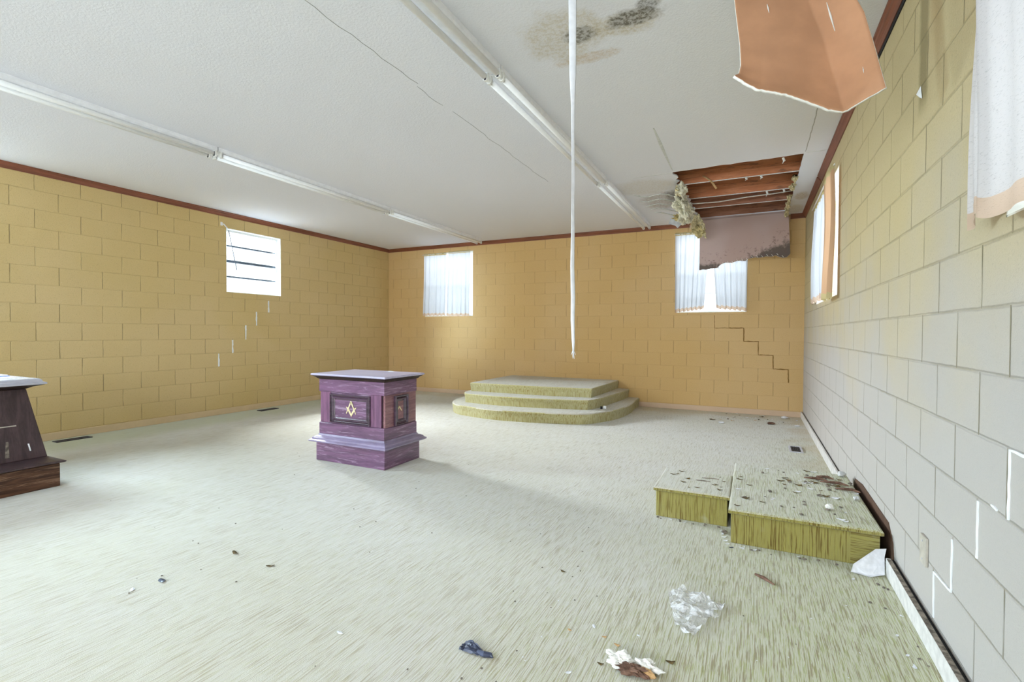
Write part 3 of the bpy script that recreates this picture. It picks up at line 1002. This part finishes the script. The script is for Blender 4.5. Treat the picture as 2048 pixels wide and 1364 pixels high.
# ------------------------------------------------------------------ fluorescent strip lights
def strip_light(x, y0, y1, label, group):
    rt = thing('strip_light', label, 'ceiling light', (x, (y0 + y1) / 2, H), group)
    w = .052
    prof = [(-w, H - .0005), (-w, H - .030), (-w + .010, H - .042), (-.016, H - .050), (.016, H - .050), (w - .010, H - .042), (w, H - .030), (w, H - .0005)]
    B().rings([[(x + a, y0 + .003, z) for a, z in prof], [(x + a, y1 - .003, z) for a, z in prof]]).build('housing', MAT['white'], rt)
    B().box(x - .004, x + .004, y0 + .02, y1 - .02, H - .0535, H - .0505).build('housing_rib', MAT['white'], rt)
    for s in (-1, 1):
        tx = x + s * .046
        B().tube([(tx, y0 + .045, H - .072), (tx, y1 - .045, H - .072)], .019, 16).build('tube', MAT['tube'], rt, True)
        for y, q in ((y0 + .022, 1), (y1 - .022, -1)):
            so = B().rings([[(tx - .018, y - .010, H - .040), (tx + .018, y - .010, H - .040), (tx + .018, y - .010, H - .086), (tx + .009, y - .010, H - .097), (tx - .009, y - .010, H - .097), (tx - .018, y - .010, H - .086)],
                            [(tx - .018, y + .010, H - .040), (tx + .018, y + .010, H - .040), (tx + .018, y + .010, H - .086), (tx + .009, y + .010, H - .097), (tx - .009, y + .010, H - .097), (tx - .018, y + .010, H - .086)]]
                           ).build('socket', MAT['socket'], rt, bevel=.002)
            B().box(tx - .007, tx + .007, y + q * .0105, y + q * .014, H - .094, H - .052).build('socket_slot', MAT['pin'], so)
    return rt


RX, LX = -1.545, -4.615
strip_light(RX, 5.415, 7.99, 'farthest white fluorescent fixture of the middle row, ending at the back wall', 'fluorescent strip lights')
strip_light(RX, 2.865, 5.410, 'long white fluorescent fixture in the middle of the central row', 'fluorescent strip lights')
strip_light(RX, .32, 2.860, 'nearest white fluorescent fixture of the central row, leaving at the top edge', 'fluorescent strip lights')
strip_light(LX, 5.465, 8.01, 'farthest white fluorescent fixture of the left row, ending at the back wall', 'fluorescent strip lights')
strip_light(LX, 2.985, 5.460, 'long white fluorescent fixture in the middle of the left row', 'fluorescent strip lights')
strip_light(LX, .50, 2.980, 'nearest white fluorescent fixture of the left row, leaving at the left edge', 'fluorescent strip lights')

# ------------------------------------------------------------------ hanging plastic ribbon
rb = B()
rr = random.Random(5)
pts = [(-.828, 2.35, 2.954), (-.827, 2.35, 2.87), (-.823, 2.35, 2.5), (-.821, 2.352, 2.35), (-.820, 2.354, 2.1), (-.818, 2.352, 1.9), (-.816, 2.35, 1.73), (-.818, 2.35, 1.55),
       (-.813, 2.35, 1.40), (-.815, 2.352, 1.28), (-.810, 2.35, 1.17), (-.809, 2.35, 1.12)]
wid = [.020, .020, .017, .010, .0075, .008, .009, .010, .011, .010, .009, .006]
dpt = [.003, .003, .004, .006, .006, .006, .006, .007, .007, .007, .007, .005]
rings = []
for i, (p, a, b) in enumerate(zip(pts, wid, dpt)):
    tw = i * .35 if i > 3 else 0
    ring = []
    for j in range(10):
        an = 2 * math.pi * j / 10
        ring.append((p[0] + .898 * a * math.cos(an) * (1 - .25 * abs(math.sin(tw))), p[1] + .44 * a * math.cos(an) + b * math.sin(an + tw), p[2]))
    rings.append(ring)
rib = thing('plastic_ribbon', 'long twisted white plastic ribbon hanging down from the ceiling', 'ribbon', (-.828, 2.35, 2.954))
rb.rings(rings).build('ribbon', MAT['ribbon'], rib, True)
fr_ = B()
for j in range(6):
    a = rr.uniform(-.012, .012)
    fr_.tube([(-.810, 2.35, 1.135), (-.810 + a, 2.35 + rr.uniform(-.008, .008), 1.095 + rr.uniform(-.01, .015))], [.003, .001], 5)
fr_.build('frayed_end', MAT['ribbon'], rib)


# ------------------------------------------------------------------ the two torn ceilings
def joist(x0, x1, y, label, mat, z0=H + .014, hgt=.185, th=.038, group='exposed ceiling joists'):
    o = B().box(x0, x1, y, y + th, z0, z0 + hgt).build('ceiling_joist', mat, None, bevel=.002, origin=((x0 + x1) / 2, y, z0))
    B().box(x0, x1, y - .0008, y + .012, z0 - .0075, z0 - .0005).build('torn_or_lit_edge', MAT['gyp'], o)  # white strip put in for the lit bottom edge of the joist
    return tag(o, label, 'joist', group)


joist(-1.3, .62, 6.115, 'brown ceiling joist nearest the camera in the big ceiling hole', MAT['joist'])
joist(-1.3, .62, 6.80, 'second brown joist back in the big ceiling hole', MAT['joist'])
joist(-1.3, .62, 7.365, 'third brown joist back in the big ceiling hole, behind a cable', MAT['joistd'])
joist(-1.3, .62, 8.03, 'farthest brown joist, where the stained drywall flap hangs', MAT['joistd'])
cb = B().tube([(-1.0, 7.14, H + .10), (-.76, 7.13, H + .025), (-.45, 7.12, H + .012), (-.1, 7.11, H + .035), (.2, 7.10, H + .04), (.45, 7.08, H + .05)], .008, 8)
tag(cb.build('electrical_cable', MAT['cable'], None, True, origin=(-.76, 7.13, H + .025)), 'white cable running across the ceiling hole between joists', 'cable')
tp = B().grid(lambda s, t: (-.56 + .16 * t + .02 * s + .015 * math.sin(4 * t), 6.10 - .02 * math.sin(3 * t), H + .075 - .165 * t + .008 * s), 2, 10)
tag(tp.build('torn_paper_strip', MAT['tan'], None, True, solid=.002, origin=(-.56, 6.10, H + .06)), 'curled tan paper strip dangling from the nearest joist', 'paper strip')
for k, (x, y, l) in enumerate([(.24, 5.585, .05), (.05, 6.12, .03), (-.1, 6.12, .025), (.30, 6.79, .04), (.12, 6.795, .06)]):
    o = B().tube([(x, y, H + .004), (x + .01, y, H - l * .5), (x - .005, y, H - l)], [.012, .012, .006], 6).build('hanging_chip', MAT['gyp'], None, origin=(x, y, H))
    tag(o, 'small white drywall shred hanging in the ceiling hole', 'drywall shred', 'white shreds around the ceiling hole')


def lump(center, size, seed, mat, name, parent, sub=4, rough=.35, hang=0.0):
    """torn woolly lump"""
    bm = bmesh.new()
    bmesh.ops.create_icosphere(bm, subdivisions=sub, radius=1)
    for v in bm.verts:
        p = v.co.copy()
        a = noise.noise(p * 1.6 + Vector((seed, 0, 0)))
        b = noise.noise(p * 4.3 + Vector((0, seed, 0)))
        c = noise.noise(p * 11 + Vector((0, 0, seed)))
        k = 1 + rough * (1.3 * a + .7 * b + .35 * c)
        v.co = Vector((p.x * size[0], p.y * size[1], p.z * size[2])) * k
        v.co.x += hang * v.co.z
        v.co.z = min(v.co.z, 2.951 - center[2])
    me = bpy.data.meshes.new(name)
    bm.to_mesh(me)
    bm.free()
    me.materials.append(mat)
    o = bpy.data.objects.new(name, me)
    COL.objects.link(o)
    if parent:
        o.parent = parent
        o.location = Vector(center) - parent.matrix_basis.translation
    else:
        o.location = center
    return o


ins = thing('insulation_batt', 'big torn pale yellow insulation batt drooping at the left of the ceiling hole', 'insulation', (-.80, 6.35, H))
lump((-.77, 6.02, 2.88), (.055, .13, .07), 2.2, MAT['woolpale'], 'upper_tuft', ins, 4, .5)
lump((-.80, 6.45, 2.79), (.080, .26, .12), 5.1, MAT['woolpale'], 'main_tuft', ins, 5, .55, -.35)
lump((-.80, 6.75, 2.745), (.060, .20, .10), 9.4, MAT['woolpale'], 'lower_tuft', ins, 5, .6, .3)
lump((-.80, 6.05, 2.88), (.035, .10, .05), 3.6, MAT['wool'], 'yellow_tuft', ins, 4, .6)
lump((-.90, 6.80, 2.74), (.06, .08, .03), 7.7, MAT['wooldark'], 'mouldy_tuft', ins, 4, .7)
ins2 = thing('insulation_clump', 'mustard insulation clump hanging beside the left edge of the stained flap', 'insulation', (-.74, 7.6, 2.93))
lump((-.752, 7.62, 2.79), (.080, .035, .165), 1.5, MAT['wool'], 'clump', ins2, 5, .5, -.28)
lump((-.74, 7.60, 2.71), (.075, .03, .085), 4.5, MAT['wooldark'], 'ragged_foot', ins2, 4, .5, -.2)
ins3 = thing('insulation_fringe', 'ragged yellow insulation fringe along the right edge of the ceiling hole', 'insulation', (.40, 7.0, H))
for k, (y, z, a) in enumerate([(6.30, 2.965, .05), (6.62, 2.935, .045), (7.15, 2.945, .035), (7.45, 2.925, .045), (7.68, 2.90, .04), (7.80, 2.87, .03)]):
    lump((.385, y, z), (.026, .09, a), 20 + k * 3.1, MAT['wool'], 'tuft', ins3, 4, .6)
sc = [(-1.06, 2.85), (-.93, 2.86), (-.865, 2.80), (-.86, 2.72), (-.93, 2.715), (-.965, 2.675), (-1.0, 2.715), (-1.09, 2.75)]
b = B().rings([[(x, 7.2 + (z - 2.8) * .25, z) for x, z in sc], [(x, 7.212 + (z - 2.8) * .25, z) for x, z in sc]])
o = b.build('drywall_scrap', MAT['greygyp'], None, origin=(-.95, 7.2, 2.86))
tag(o, 'grey torn drywall scrap hanging below the insulation, left of the back window', 'drywall')
B().tube([(-.97, 7.215, 2.85), (-.95, 7.2, 2.90), (-.93, 7.18, 2.95)], [.03, .022, .03], 6).build('paper_hinge', MAT['greygyp'], o)

# stained flap hanging in front of the back window
EDGE = [(-.745, 2.17), (-.70, 2.180), (-.64, 2.175), (-.57, 2.19), (-.50, 2.19), (-.46, 2.235), (-.39, 2.266), (-.30, 2.255), (-.26, 2.273), (-.19, 2.285), (-.128, 2.27), (-.082, 2.307),
        (.0, 2.318), (.07, 2.312), (.15, 2.325), (.22, 2.318), (.27, 2.335), (.31, 2.31), (.36, 2.293), (.41, 2.30), (.452, 2.351)]


def edge_z(x):
    for (a, za), (c, zc) in zip(EDGE[:-1], EDGE[1:]):
        if a <= x <= c:
            return za + (zc - za) * (x - a) / (c - a)
    return EDGE[0][1] if x < EDGE[0][0] else EDGE[-1][1]


def flap(s, t):
    x = -.750 + s * (1.20 - .03 * t)
    x0 = -.750 + s * 1.20
    zb = edge_z(min(x0, .452)) + .006 * noise.noise((x0 * 40, 0, 3))
    z = zb + (H + .004 - zb) * t
    y = 7.985 + .012 * math.sin(3 * x0) * (1 - t) - .02 * (1 - t) ** 2 + .003 * noise.noise((x0 * 5, z * 5, 1))
    if t > .97:
        y += .01
    return (x, y, z)


fl = B().grid(flap, 90, 40).build('torn_drywall', MAT['oldpaper'], None, False, solid=.012, mats=(MAT['gyp'], MAT['gyp']), origin=(-.15, 7.99, H))
tag(fl, 'brown mould-stained drywall flap hanging from the ceiling hole before the back window', 'drywall')
st_ = B()
for k in range(14):
    x = -.5 + k * .065
    z = edge_z(x) + .008
    st_.tube([(x, 7.955, z + .02), (x + .015, 7.945, z), (x + .02, 7.95, z - .008)], [.003, .004, .002], 5)
st_.build('torn_or_lit_edge', MAT['gyp'], fl)

# big brown panel drooping close to the camera
LEFT = [(0.0, -.125, 2.955), (.25, -.105, 2.81), (.55, -.073, 2.523), (.72, -.068, 2.415), (.86, -.075, 2.36), (1.0, -.092, 2.335)]
RIGHT = [(0.0, .300, 2.955), (.30, .343, 2.69), (.50, .395, 2.55), (.70, .432, 2.361), (1.0, .457, 2.187)]
BOT = [(0, -.092, 2.335), (.10, -.045, 2.295), (.20, .0, 2.264), (.32, .06, 2.246), (.42, .11, 2.231), (.60, .196, 2.194), (.72, .27, 2.159), (.80, .322, 2.148), (.92, .394, 2.168), (1, .457, 2.187)]


def lerp_tab(tab, t):
    for a, b_ in zip(tab[:-1], tab[1:]):
        if t <= b_[0] + 1e-9:
            k = (t - a[0]) / (b_[0] - a[0])
            return a[1] + (b_[1] - a[1]) * k, a[2] + (b_[2] - a[2]) * k
    return tab[-1][1], tab[-1][2]


def panel(s, t):                       # t = 0 at the hinge, 1 at the torn edge
    lx, lz = lerp_tab(LEFT, t)
    rx, rz = lerp_tab(RIGHT, t)
    bx, bz = lerp_tab(BOT, s)
    cx0, cz0 = LEFT[-1][1:]
    cx1, cz1 = RIGHT[-1][1:]
    # coons-style blend of the four edges
    tx, tz = -.125 + .425 * s, 2.955
    x = (1 - s) * lx + s * rx + (1 - t) * tx + t * bx - ((1 - s) * (1 - t) * -.125 + s * (1 - t) * .300 + (1 - s) * t * cx0 + s * t * cx1)
    z = (1 - s) * lz + s * rz + (1 - t) * tz + t * bz - ((1 - t) * 2.955 + (1 - s) * t * cz0 + s * t * cz1)
    crease = .67 + .15 * t
    d = s - crease
    y = 2.60 - .10 * t ** 2 - .03 * math.sin(math.pi * s) * t
    y += (.17 * d if d < 0 else -.55 * d) * (.25 + .75 * t)
    if t > .9:
        z += .004 * noise.noise((s * 40, 0, 7)) * (t - .9) * 10
    return (x, y, z)


np_ = B().grid(panel, 60, 44).build('sagging_drywall', MAT['ceil'], None, True, solid=.011, mats=(MAT['paper'], MAT['gyp']), origin=(.10, 2.60, H))
tag(np_, 'large brown-backed drywall panel drooping from the ceiling near the top right', 'drywall')


def onpanel(s0, t0, s1, t1, w, name):
    a, b_ = Vector(panel(s0, t0)), Vector(panel(s1, t1))
    o_ = Vector((0, -.0075, 0))
    B().tube([a + o_, (a + b_) / 2 + o_ * 1.2, b_ + o_], [w * .3, w, w * .3], 6).build(name, MAT['gyp'], np_)


onpanel(.83, .33, .82, .50, .004, 'scratch')
onpanel(.32, .31, .325, .36, .003, 'scratch')
onpanel(.93, .75, .93, .80, .002, 'scratch')


# ------------------------------------------------------------------ wall and floor fittings
pl = thing('blank_cover_plate', 'painted blank cover plate low on the right wall', 'cover plate', (XR - .004, 2.585, .32))
B().box(XR - .012, XR - .0005, 2.548, 2.622, .264, .382).build('plate', MAT['wallplate'], pl, bevel=.003)
for z in (.285, .361):
    B().tube([(XR - .0125, 2.585, z), (XR - .0145, 2.585, z)], .004, 10).build('screw', MAT['ventgrey'], pl)
ck = B().add([(XR - .003, 2.750, 2.255), (XR - .003, 2.788, 2.275), (XR - .003, 2.772, 2.32), (XR - .02, 2.768, 2.283)], [(0, 1, 2), (0, 1, 3), (1, 2, 3), (0, 2, 3)])
tag(ck.build('paint_chip', MAT['caulk'], None, origin=(XR - .003, 2.77, 2.28)), 'white paint chip stuck in the dark streak on the right wall', 'paint chip')


def vent(x0, x1, y0, y1, label, fm):
    rt = thing('floor_vent', label, 'floor vent', ((x0 + x1) / 2, (y0 + y1) / 2, 0))
    f = B()
    t = .018
    f.box(x0, x0 + t, y0, y1, .0005, .008).box(x1 - t, x1, y0, y1, .0005, .008).box(x0 + t, x1 - t, y0, y0 + t, .0005, .008).box(x0 + t, x1 - t, y1 - t, y1, .0005, .008)
    f.build('frame', fm, rt)
    B().box(x0 + t, x1 - t, y0 + t, y1 - t, .0005, .002).build('duct', MAT['black'], rt)
    k = 5
    for i in range(k):
        x = x0 + t + (x1 - x0 - 2 * t) * (i + .5) / k
        B().box(x - .004, x + .004, y0 + t, y1 - t, .0022, .0065).build('louvre', MAT['ventdark'], rt)
    return rt


vent(.350, .472, 5.80, 6.10, 'grey-framed floor vent in the carpet near the right wall', MAT['ventgrey'])
vent(-6.85, -6.74, 2.60, 2.92, 'dark floor vent by the left wall, nearest the pulpit', MAT['ventdark'])
vent(-6.80, -6.69, 5.03, 5.33, 'dark floor vent by the left wall, below the bare window', MAT['ventdark'])


# ------------------------------------------------------------------ litter
def blob(name, seed, size, mat, flat=.4, kind='crumb'):
    """small irregular fragment mesh (shared by its copies)"""
    bm = bmesh.new()
    if kind == 'crumb':
        bmesh.ops.create_icosphere(bm, subdivisions=2, radius=1)
        for v in bm.verts:
            k = 1 + .55 * noise.noise(v.co * 1.7 + Vector((seed, seed * .3, 0)))
            v.co = Vector((v.co.x * k * size, v.co.y * k * size * .75, v.co.z * k * size * flat))
    else:                                # curled flake
        r = random.Random(seed)
        k = 9
        c0 = bm.verts.new((0, 0, size * .25))
        ring = []
        for i in range(k):
            a = 2 * math.pi * i / k
            q = size * r.uniform(.55, 1.15)
            ring.append(bm.verts.new((q * math.cos(a) * 1.5, q * math.sin(a) * .8, size * flat * (abs(math.cos(a)) * 1.1 + r.uniform(0, .35)))))
        low = [bm.verts.new((v.co.x * .9, v.co.y * .9, v.co.z - size * .10)) for v in ring]
        c1 = bm.verts.new((0, 0, size * .1))
        for i in range(k):
            j = (i + 1) % k
            bm.faces.new((c0, ring[i], ring[j]))
            bm.faces.new((ring[i], low[i], low[j], ring[j]))
            bm.faces.new((c1, low[j], low[i]))
    zmin = min(v.co.z for v in bm.verts)
    for v in bm.verts:
        v.co.z -= zmin
    bmesh.ops.recalc_face_normals(bm, faces=bm.faces)
    me = bpy.data.meshes.new(name)
    bm.to_mesh(me)
    bm.free()
    me.materials.append(mat)
    return me


def lay(me, name, loc, rz, label, cat, group=None, sc=1.0):
    o = bpy.data.objects.new(name, me)
    COL.objects.link(o)
    o.location = loc
    o.rotation_euler = (0, 0, rz)
    o.scale = (sc, sc, sc)
    return tag(o, label, cat, group)


rd = random.Random(77)
crumbs = [blob('plaster_crumb', 1.3 * i + 1, .009, MAT['crumb'], .45) for i in range(3)]
chips = [blob('paint_flake', i + 1, .010, MAT['chip'], .3, 'flake') for i in range(3)]
leaves = [blob('leaf_fragment', i + 11, .013, MAT['leaf'], .3, 'flake') for i in range(3)]
tans = [blob('cardboard_fragment', i + 31, .012, MAT['tan'], .3, 'flake') for i in range(2)]

# scattered over the larger platform: dense toward the wall, sparse in front
PZ = .2005
for k in range(78):
    if k < 40:
        x, y = min(.60, max(-.05, rd.gauss(.42, .13))), min(4.22, max(3.2, rd.gauss(3.92, .17)))
    else:
        x, y = rd.uniform(-.09, .58), rd.uniform(3.16, 4.2)
    q = rd.random()
    if q < .5:
        lay(rd.choice(crumbs), 'plaster_crumb', (x, y, PZ), rd.uniform(0, 6.28), 'small grey-brown crumb lying on the larger carpeted platform', 'debris', 'crumbs on the platform', rd.uniform(.6, 1.6))
    elif q < .78:
        lay(rd.choice(leaves), 'leaf_fragment', (x, y, PZ), rd.uniform(-.5, .5), 'dark curled flake lying on the larger carpeted platform', 'debris', 'dark flakes on the platform', rd.uniform(.7, 1.7))
    else:
        lay(rd.choice(chips), 'paint_flake', (x, y, PZ), rd.uniform(-.5, .5), 'pale paint flake lying on the larger carpeted platform', 'paint flake', 'pale flakes on the platform', rd.uniform(.7, 1.7))
for k, (x, y, w) in enumerate([(.50, 3.93, .16), (.40, 3.99, .14), (.56, 3.80, .13), (.46, 4.06, .10)]):
    o = B().tube([(x - w / 2, y + .01, PZ + .010), (x - w / 6, y - .005, PZ + .016), (x + w / 5, y + .008, PZ + .014), (x + w / 2, y - .012, PZ + .008)], [.004, .009, .010, .004], 7
                 ).build('bark_strip', MAT['bark'], None, origin=(x, y, PZ))
    tag(o, 'brown splinter strip in the debris heap at the wall side of the platform', 'splinter', 'splinters on the platform')
lay(blob('rubble_chunk', 5.5, .022, MAT['gyp'], .8), 'rubble_chunk', (.405, 3.36, PZ), .4, 'white-sided plaster chunk near the front edge of the larger platform', 'plaster chunk')
lay(blob('rubble_chunk', 6.5, .02, MAT['greygyp'], .6), 'rubble_chunk', (.575, 3.62, PZ), 1.4, 'grey plaster chunk on the right edge of the larger platform', 'plaster chunk')
lay(blob('rubble_chunk', 7.5, .028, MAT['greygyp'], .7), 'rubble_chunk', (.575, 4.18, PZ), .4, 'grey plaster chunk at the back right corner of the larger platform', 'plaster chunk')
for k in range(14):
    x, y = rd.uniform(-.52, -.15), rd.uniform(3.42, 3.82)
    lay(rd.choice(leaves), 'leaf_fragment', (x, y, .1985), rd.uniform(-.6, .6), 'dark flake lying on the smaller carpeted step', 'debris', 'flakes on the step', rd.uniform(.5, 1.3))
for k, (x, y, a, l) in enumerate([(-.26, 3.70, .15, .11), (-.30, 3.62, .0, .09)]):
    o = B().tube([(x - l / 2, y - a * l / 2, .2015), (x, y, .2035), (x + l / 2, y + a * l / 2, .2015)], .0018, 6).build('twig', MAT['bark'], None, origin=(x, y, .1985))
    tag(o, 'thin %s twig lying on the smaller carpeted step' % ('upper' if k == 0 else 'lower'), 'twig')
# along the foot of the two boxes
for k in range(26):
    if k < 13:
        x = rd.uniform(-.56, -.13)
        y = 3.352 - rd.uniform(.0, .04) + .01
        y = min(y, 3.352)
    else:
        x = rd.uniform(-.10, .45)
        y = 3.112 - rd.uniform(.0, .05)
    lay(rd.choice(chips + crumbs), 'plaster_crumb', (x, y - .012, .0005), rd.uniform(0, 6.28), 'tiny pale crumb on the carpet along the foot of the carpeted boxes', 'debris', 'crumbs along the carpeted boxes', rd.uniform(.5, 1.1))
for k in range(5):
    lay(rd.choice(chips), 'paint_flake', (-.165 + .011 * k, 3.27 - .045 * k + .02 * rd.random(), .0005), rd.uniform(0, 3), 'white flake in the inner corner between the two carpeted boxes', 'paint flake', 'white flakes in the corner between the boxes', rd.uniform(.9, 1.6))
lay(blob('rubble_chunk', 9.5, .016, MAT['crumb'], .7), 'rubble_chunk', (-.145, 3.25, .0005), .2, 'dark crumb at the inner corner between the two carpeted boxes', 'debris')

# on the open floor
L = 'crumb on the open carpet'
for (x, y, s, kind, label, cat) in [
    (-2.538, 1.741, 1.6, 'leaf', 'curled brown leaf on the carpet, left of the two in the foreground', 'leaf'),
    (-2.234, 1.726, 1.3, 'leaf', 'crumpled brown leaf on the carpet, right of the two in the foreground', 'leaf'),
    (-2.567, 1.387, 1.5, 'grey', 'slate grey flake on the carpet near the left foreground', 'debris'),
    (-2.607, 1.278, 1.3, 'chip', 'white and brown chip on the carpet near the left foreground', 'paint flake'),
    (-1.488, 1.467, 1.1, 'chip', 'bright white paint flake alone on the foreground carpet', 'paint flake'),
    (-.862, 2.356, .9, 'leaf', 'dark triangular leaf bit on the carpet left of the carpeted step', 'leaf'),
    (-.26, 1.88, 1.1, 'leaf', 'dark leaf bit just above the plaster lump in the foreground', 'leaf'),
    (-.58, 1.66, 1.0, 'chip', 'small white flake left of the plaster lump in the foreground', 'paint flake'),
    (-.15, 1.735, 1.3, 'chip', 'white curled flake right of the plaster lump in the foreground', 'paint flake'),
    (-.49, 1.755, .8, 'leaf', 'brown flake touching the left of the plaster lump', 'debris'),
    (-.10, 3.05, .9, 'grey', 'dark flake on the carpet in front of the carpeted step', 'debris')]:
    me = {'leaf': leaves, 'chip': chips}.get(kind, None)
    me = rd.choice(me) if me else blob('slate_flake', 41, .012, MAT['leafblack'], .3, 'flake')
    lay(me, {'leaf': 'leaf_fragment', 'chip': 'paint_flake', 'grey': 'slate_flake'}[kind], (x, y, .0005), rd.uniform(-.5, .8), label, cat, None, s)
for k in range(70):
    y = rd.uniform(1.25, 4.2)
    x = rd.uniform(-4.2 if y > 1.6 else -3.0, -.65)
    if -3.9 < x < -2.7 and 3.2 < y < 4.1:
        continue
    lay(rd.choice(crumbs), 'carpet_crumb', (x, y, .0005), rd.uniform(0, 6.28), 'tiny dark crumb on the open carpet', 'debris', 'crumbs on the open carpet', rd.uniform(.25, .6))
for k in range(34):
    y = rd.uniform(1.5, 2.9)
    x = rd.uniform(-1.0, .40)
    if -.36 < x < -.06 and 2.04 < y < 2.5:
        continue
    lay(rd.choice(chips + crumbs), 'carpet_crumb', (x, y, .0005), rd.uniform(0, 6.28), 'tiny pale crumb on the carpet at the lower right', 'debris', 'crumbs on the lower right carpet', rd.uniform(.2, .5))
for k, (x, y) in enumerate([(-.66, 1.90), (-.58, 1.97), (-.52, 1.92), (-.46, 1.89), (-.40, 1.99)]):
    lay(rd.choice(tans + chips), 'cardboard_fragment', (x, y, .0005), rd.uniform(-1, 1), 'tan or white fragment scattered behind the plaster lump', 'debris', 'fragments behind the plaster lump', rd.uniform(.6, 1.0))
# litter along the foot of the right and back walls
for k in range(26):
    x, y = rd.uniform(-.55, .58), rd.uniform(7.35, 8.2)
    lay(rd.choice(leaves + chips + tans), 'leaf_fragment', (x, y, .0005), rd.uniform(0, 3), 'flake of litter on the carpet in the far right corner', 'debris', 'litter in the far right corner', rd.uniform(1.0, 2.4))
lay(blob('rubble_chunk', 12.5, .05, MAT['chip'], .35), 'rubble_chunk', (.41, 8.02, .0005), .2, 'largest white chunk against the back wall in the right corner', 'plaster chunk')
lay(blob('rubble_chunk', 13.5, .045, MAT['bark'], .35), 'rubble_chunk', (.22, 7.45, .0005), .2, 'dark brown clump on the carpet near the right end of the back wall', 'debris')
lay(blob('rubble_chunk', 14.5, .04, MAT['chip'], .25), 'rubble_chunk', (-.38, 7.25, .0005), .2, 'small white chunk on the carpet right of the dais', 'plaster chunk')
lay(blob('rubble_chunk', 15.5, .035, MAT['chip'], .2), 'rubble_chunk', (.53, 7.45, .0005), .2, 'flat white chip near the right baseboard, behind the floor vent', 'plaster chunk')
for k in range(24):
    y = rd.uniform(1.7, 3.0)
    lay(rd.choice(chips + crumbs), 'plaster_crumb', (XR - .06 - abs(rd.gauss(0, .06)), y, .0005), rd.uniform(0, 3), 'pale crumb on the carpet along the near right baseboard', 'debris', 'crumbs along the near right baseboard', rd.uniform(.4, 1.0))

# crumpled black scrap
r_ = random.Random(9)


def scrap(s, t):
    x = -.999 + .085 * s
    y = 1.588 + .055 * t * (1 - .35 * s)
    return (x, y, .004 + .018 * abs(noise.noise((s * 3.1, t * 3.3, 2))) + .014 * (1 - abs(2 * s - .9)) * t)


bs = thing('plastic_scrap', 'crumpled slate-blue plastic scrap on the foreground carpet', 'plastic scrap', (-.95, 1.61, 0))
B().grid(scrap, 14, 10).build('sheet', MAT['leafblack'], bs, solid=.0015)
B().tube([(-.925, 1.605, .008), (-.895, 1.600, .010), (-.872, 1.612, .006), (-.860, 1.606, .004)], [.008, .011, .009, .002], 8).build('twisted_tail', MAT['leafblack'], bs)

# plaster lump, bottom edge
pm = thing('plaster_lump', 'broken plaster lump with white crust and brown underside at the bottom edge', 'plaster', (-.38, 1.77, 0))
lump((-.425, 1.785, .020), (.045, .030, .018), 3.3, MAT['gyp'], 'white_crust', pm, 4, .6)
lump((-.335, 1.795, .018), (.042, .022, .016), 8.3, MAT['gyp'], 'white_crust', pm, 4, .6)
lump((-.375, 1.755, .016), (.055, .020, .016), 6.1, MAT['bark'], 'brown_core', pm, 4, .6)
lump((-.335, 1.765, .014), (.030, .014, .013), 7.1, MAT['tan'], 'brown_core', pm, 3, .5)

# crumpled clear plastic bag
BAG = [(-.342, 2.369), (-.291, 2.44), (-.255, 2.42), (-.22, 2.415), (-.16, 2.40), (-.1, 2.372), (-.103, 2.325), (-.145, 2.30), (-.118, 2.26), (-.15, 2.235), (-.199, 2.069), (-.25, 2.084), (-.28, 2.127), (-.315, 2.25)]
bm = bmesh.new()
vs = [bm.verts.new((x, y, .012)) for x, y in BAG]
fc = bm.faces.new(vs)
bmesh.ops.triangulate(bm, faces=[fc])
bmesh.ops.subdivide_edges(bm, edges=bm.edges[:], cuts=5, use_grid_fill=True)
bmesh.ops.triangulate(bm, faces=bm.faces[:])
for v in bm.verts:
    p = v.co
    v.co.z = .004 + .040 * abs(noise.noise((p.x * 17, p.y * 17, 0))) + .018 * abs(noise.noise((p.x * 45, p.y * 45, 3)))
me = bpy.data.meshes.new('plastic_bag')
bm.to_mesh(me)
bm.free()
me.materials.append(MAT['film'])
o = bpy.data.objects.new('plastic_bag', me)
COL.objects.link(o)
tag(o, 'crumpled clear plastic bag lying flat on the foreground carpet', 'plastic bag')

sk = B().tube([(.022, 2.752, .008), (.06, 2.722, .011), (.105, 2.676, .007)], [.006, .009, .003], 8)
tag(sk.build('wood_stick', MAT['bark'], None, origin=(.06, 2.72, 0)), 'short brown stick on the carpet in front of the larger platform', 'stick')

# white broken drywall piece leaning at the platform corner
WT = [(.462, 2.995, .012), (.475, 3.01, .05), (.575, 3.075, .118), (.622, 3.085, .125), (.612, 3.07, .085), (.606, 3.03, .010), (.54, 2.985, .006)]
nv = Vector((.2, -.75, .6)).normalized() * .010
b = B().rings([[Vector(p) for p in WT], [Vector(p) - nv for p in WT]])
tag(b.build('drywall_piece', MAT['chip'], None, origin=(.55, 3.03, 0)), 'white broken drywall piece leaning on the front right corner of the platform', 'drywall')
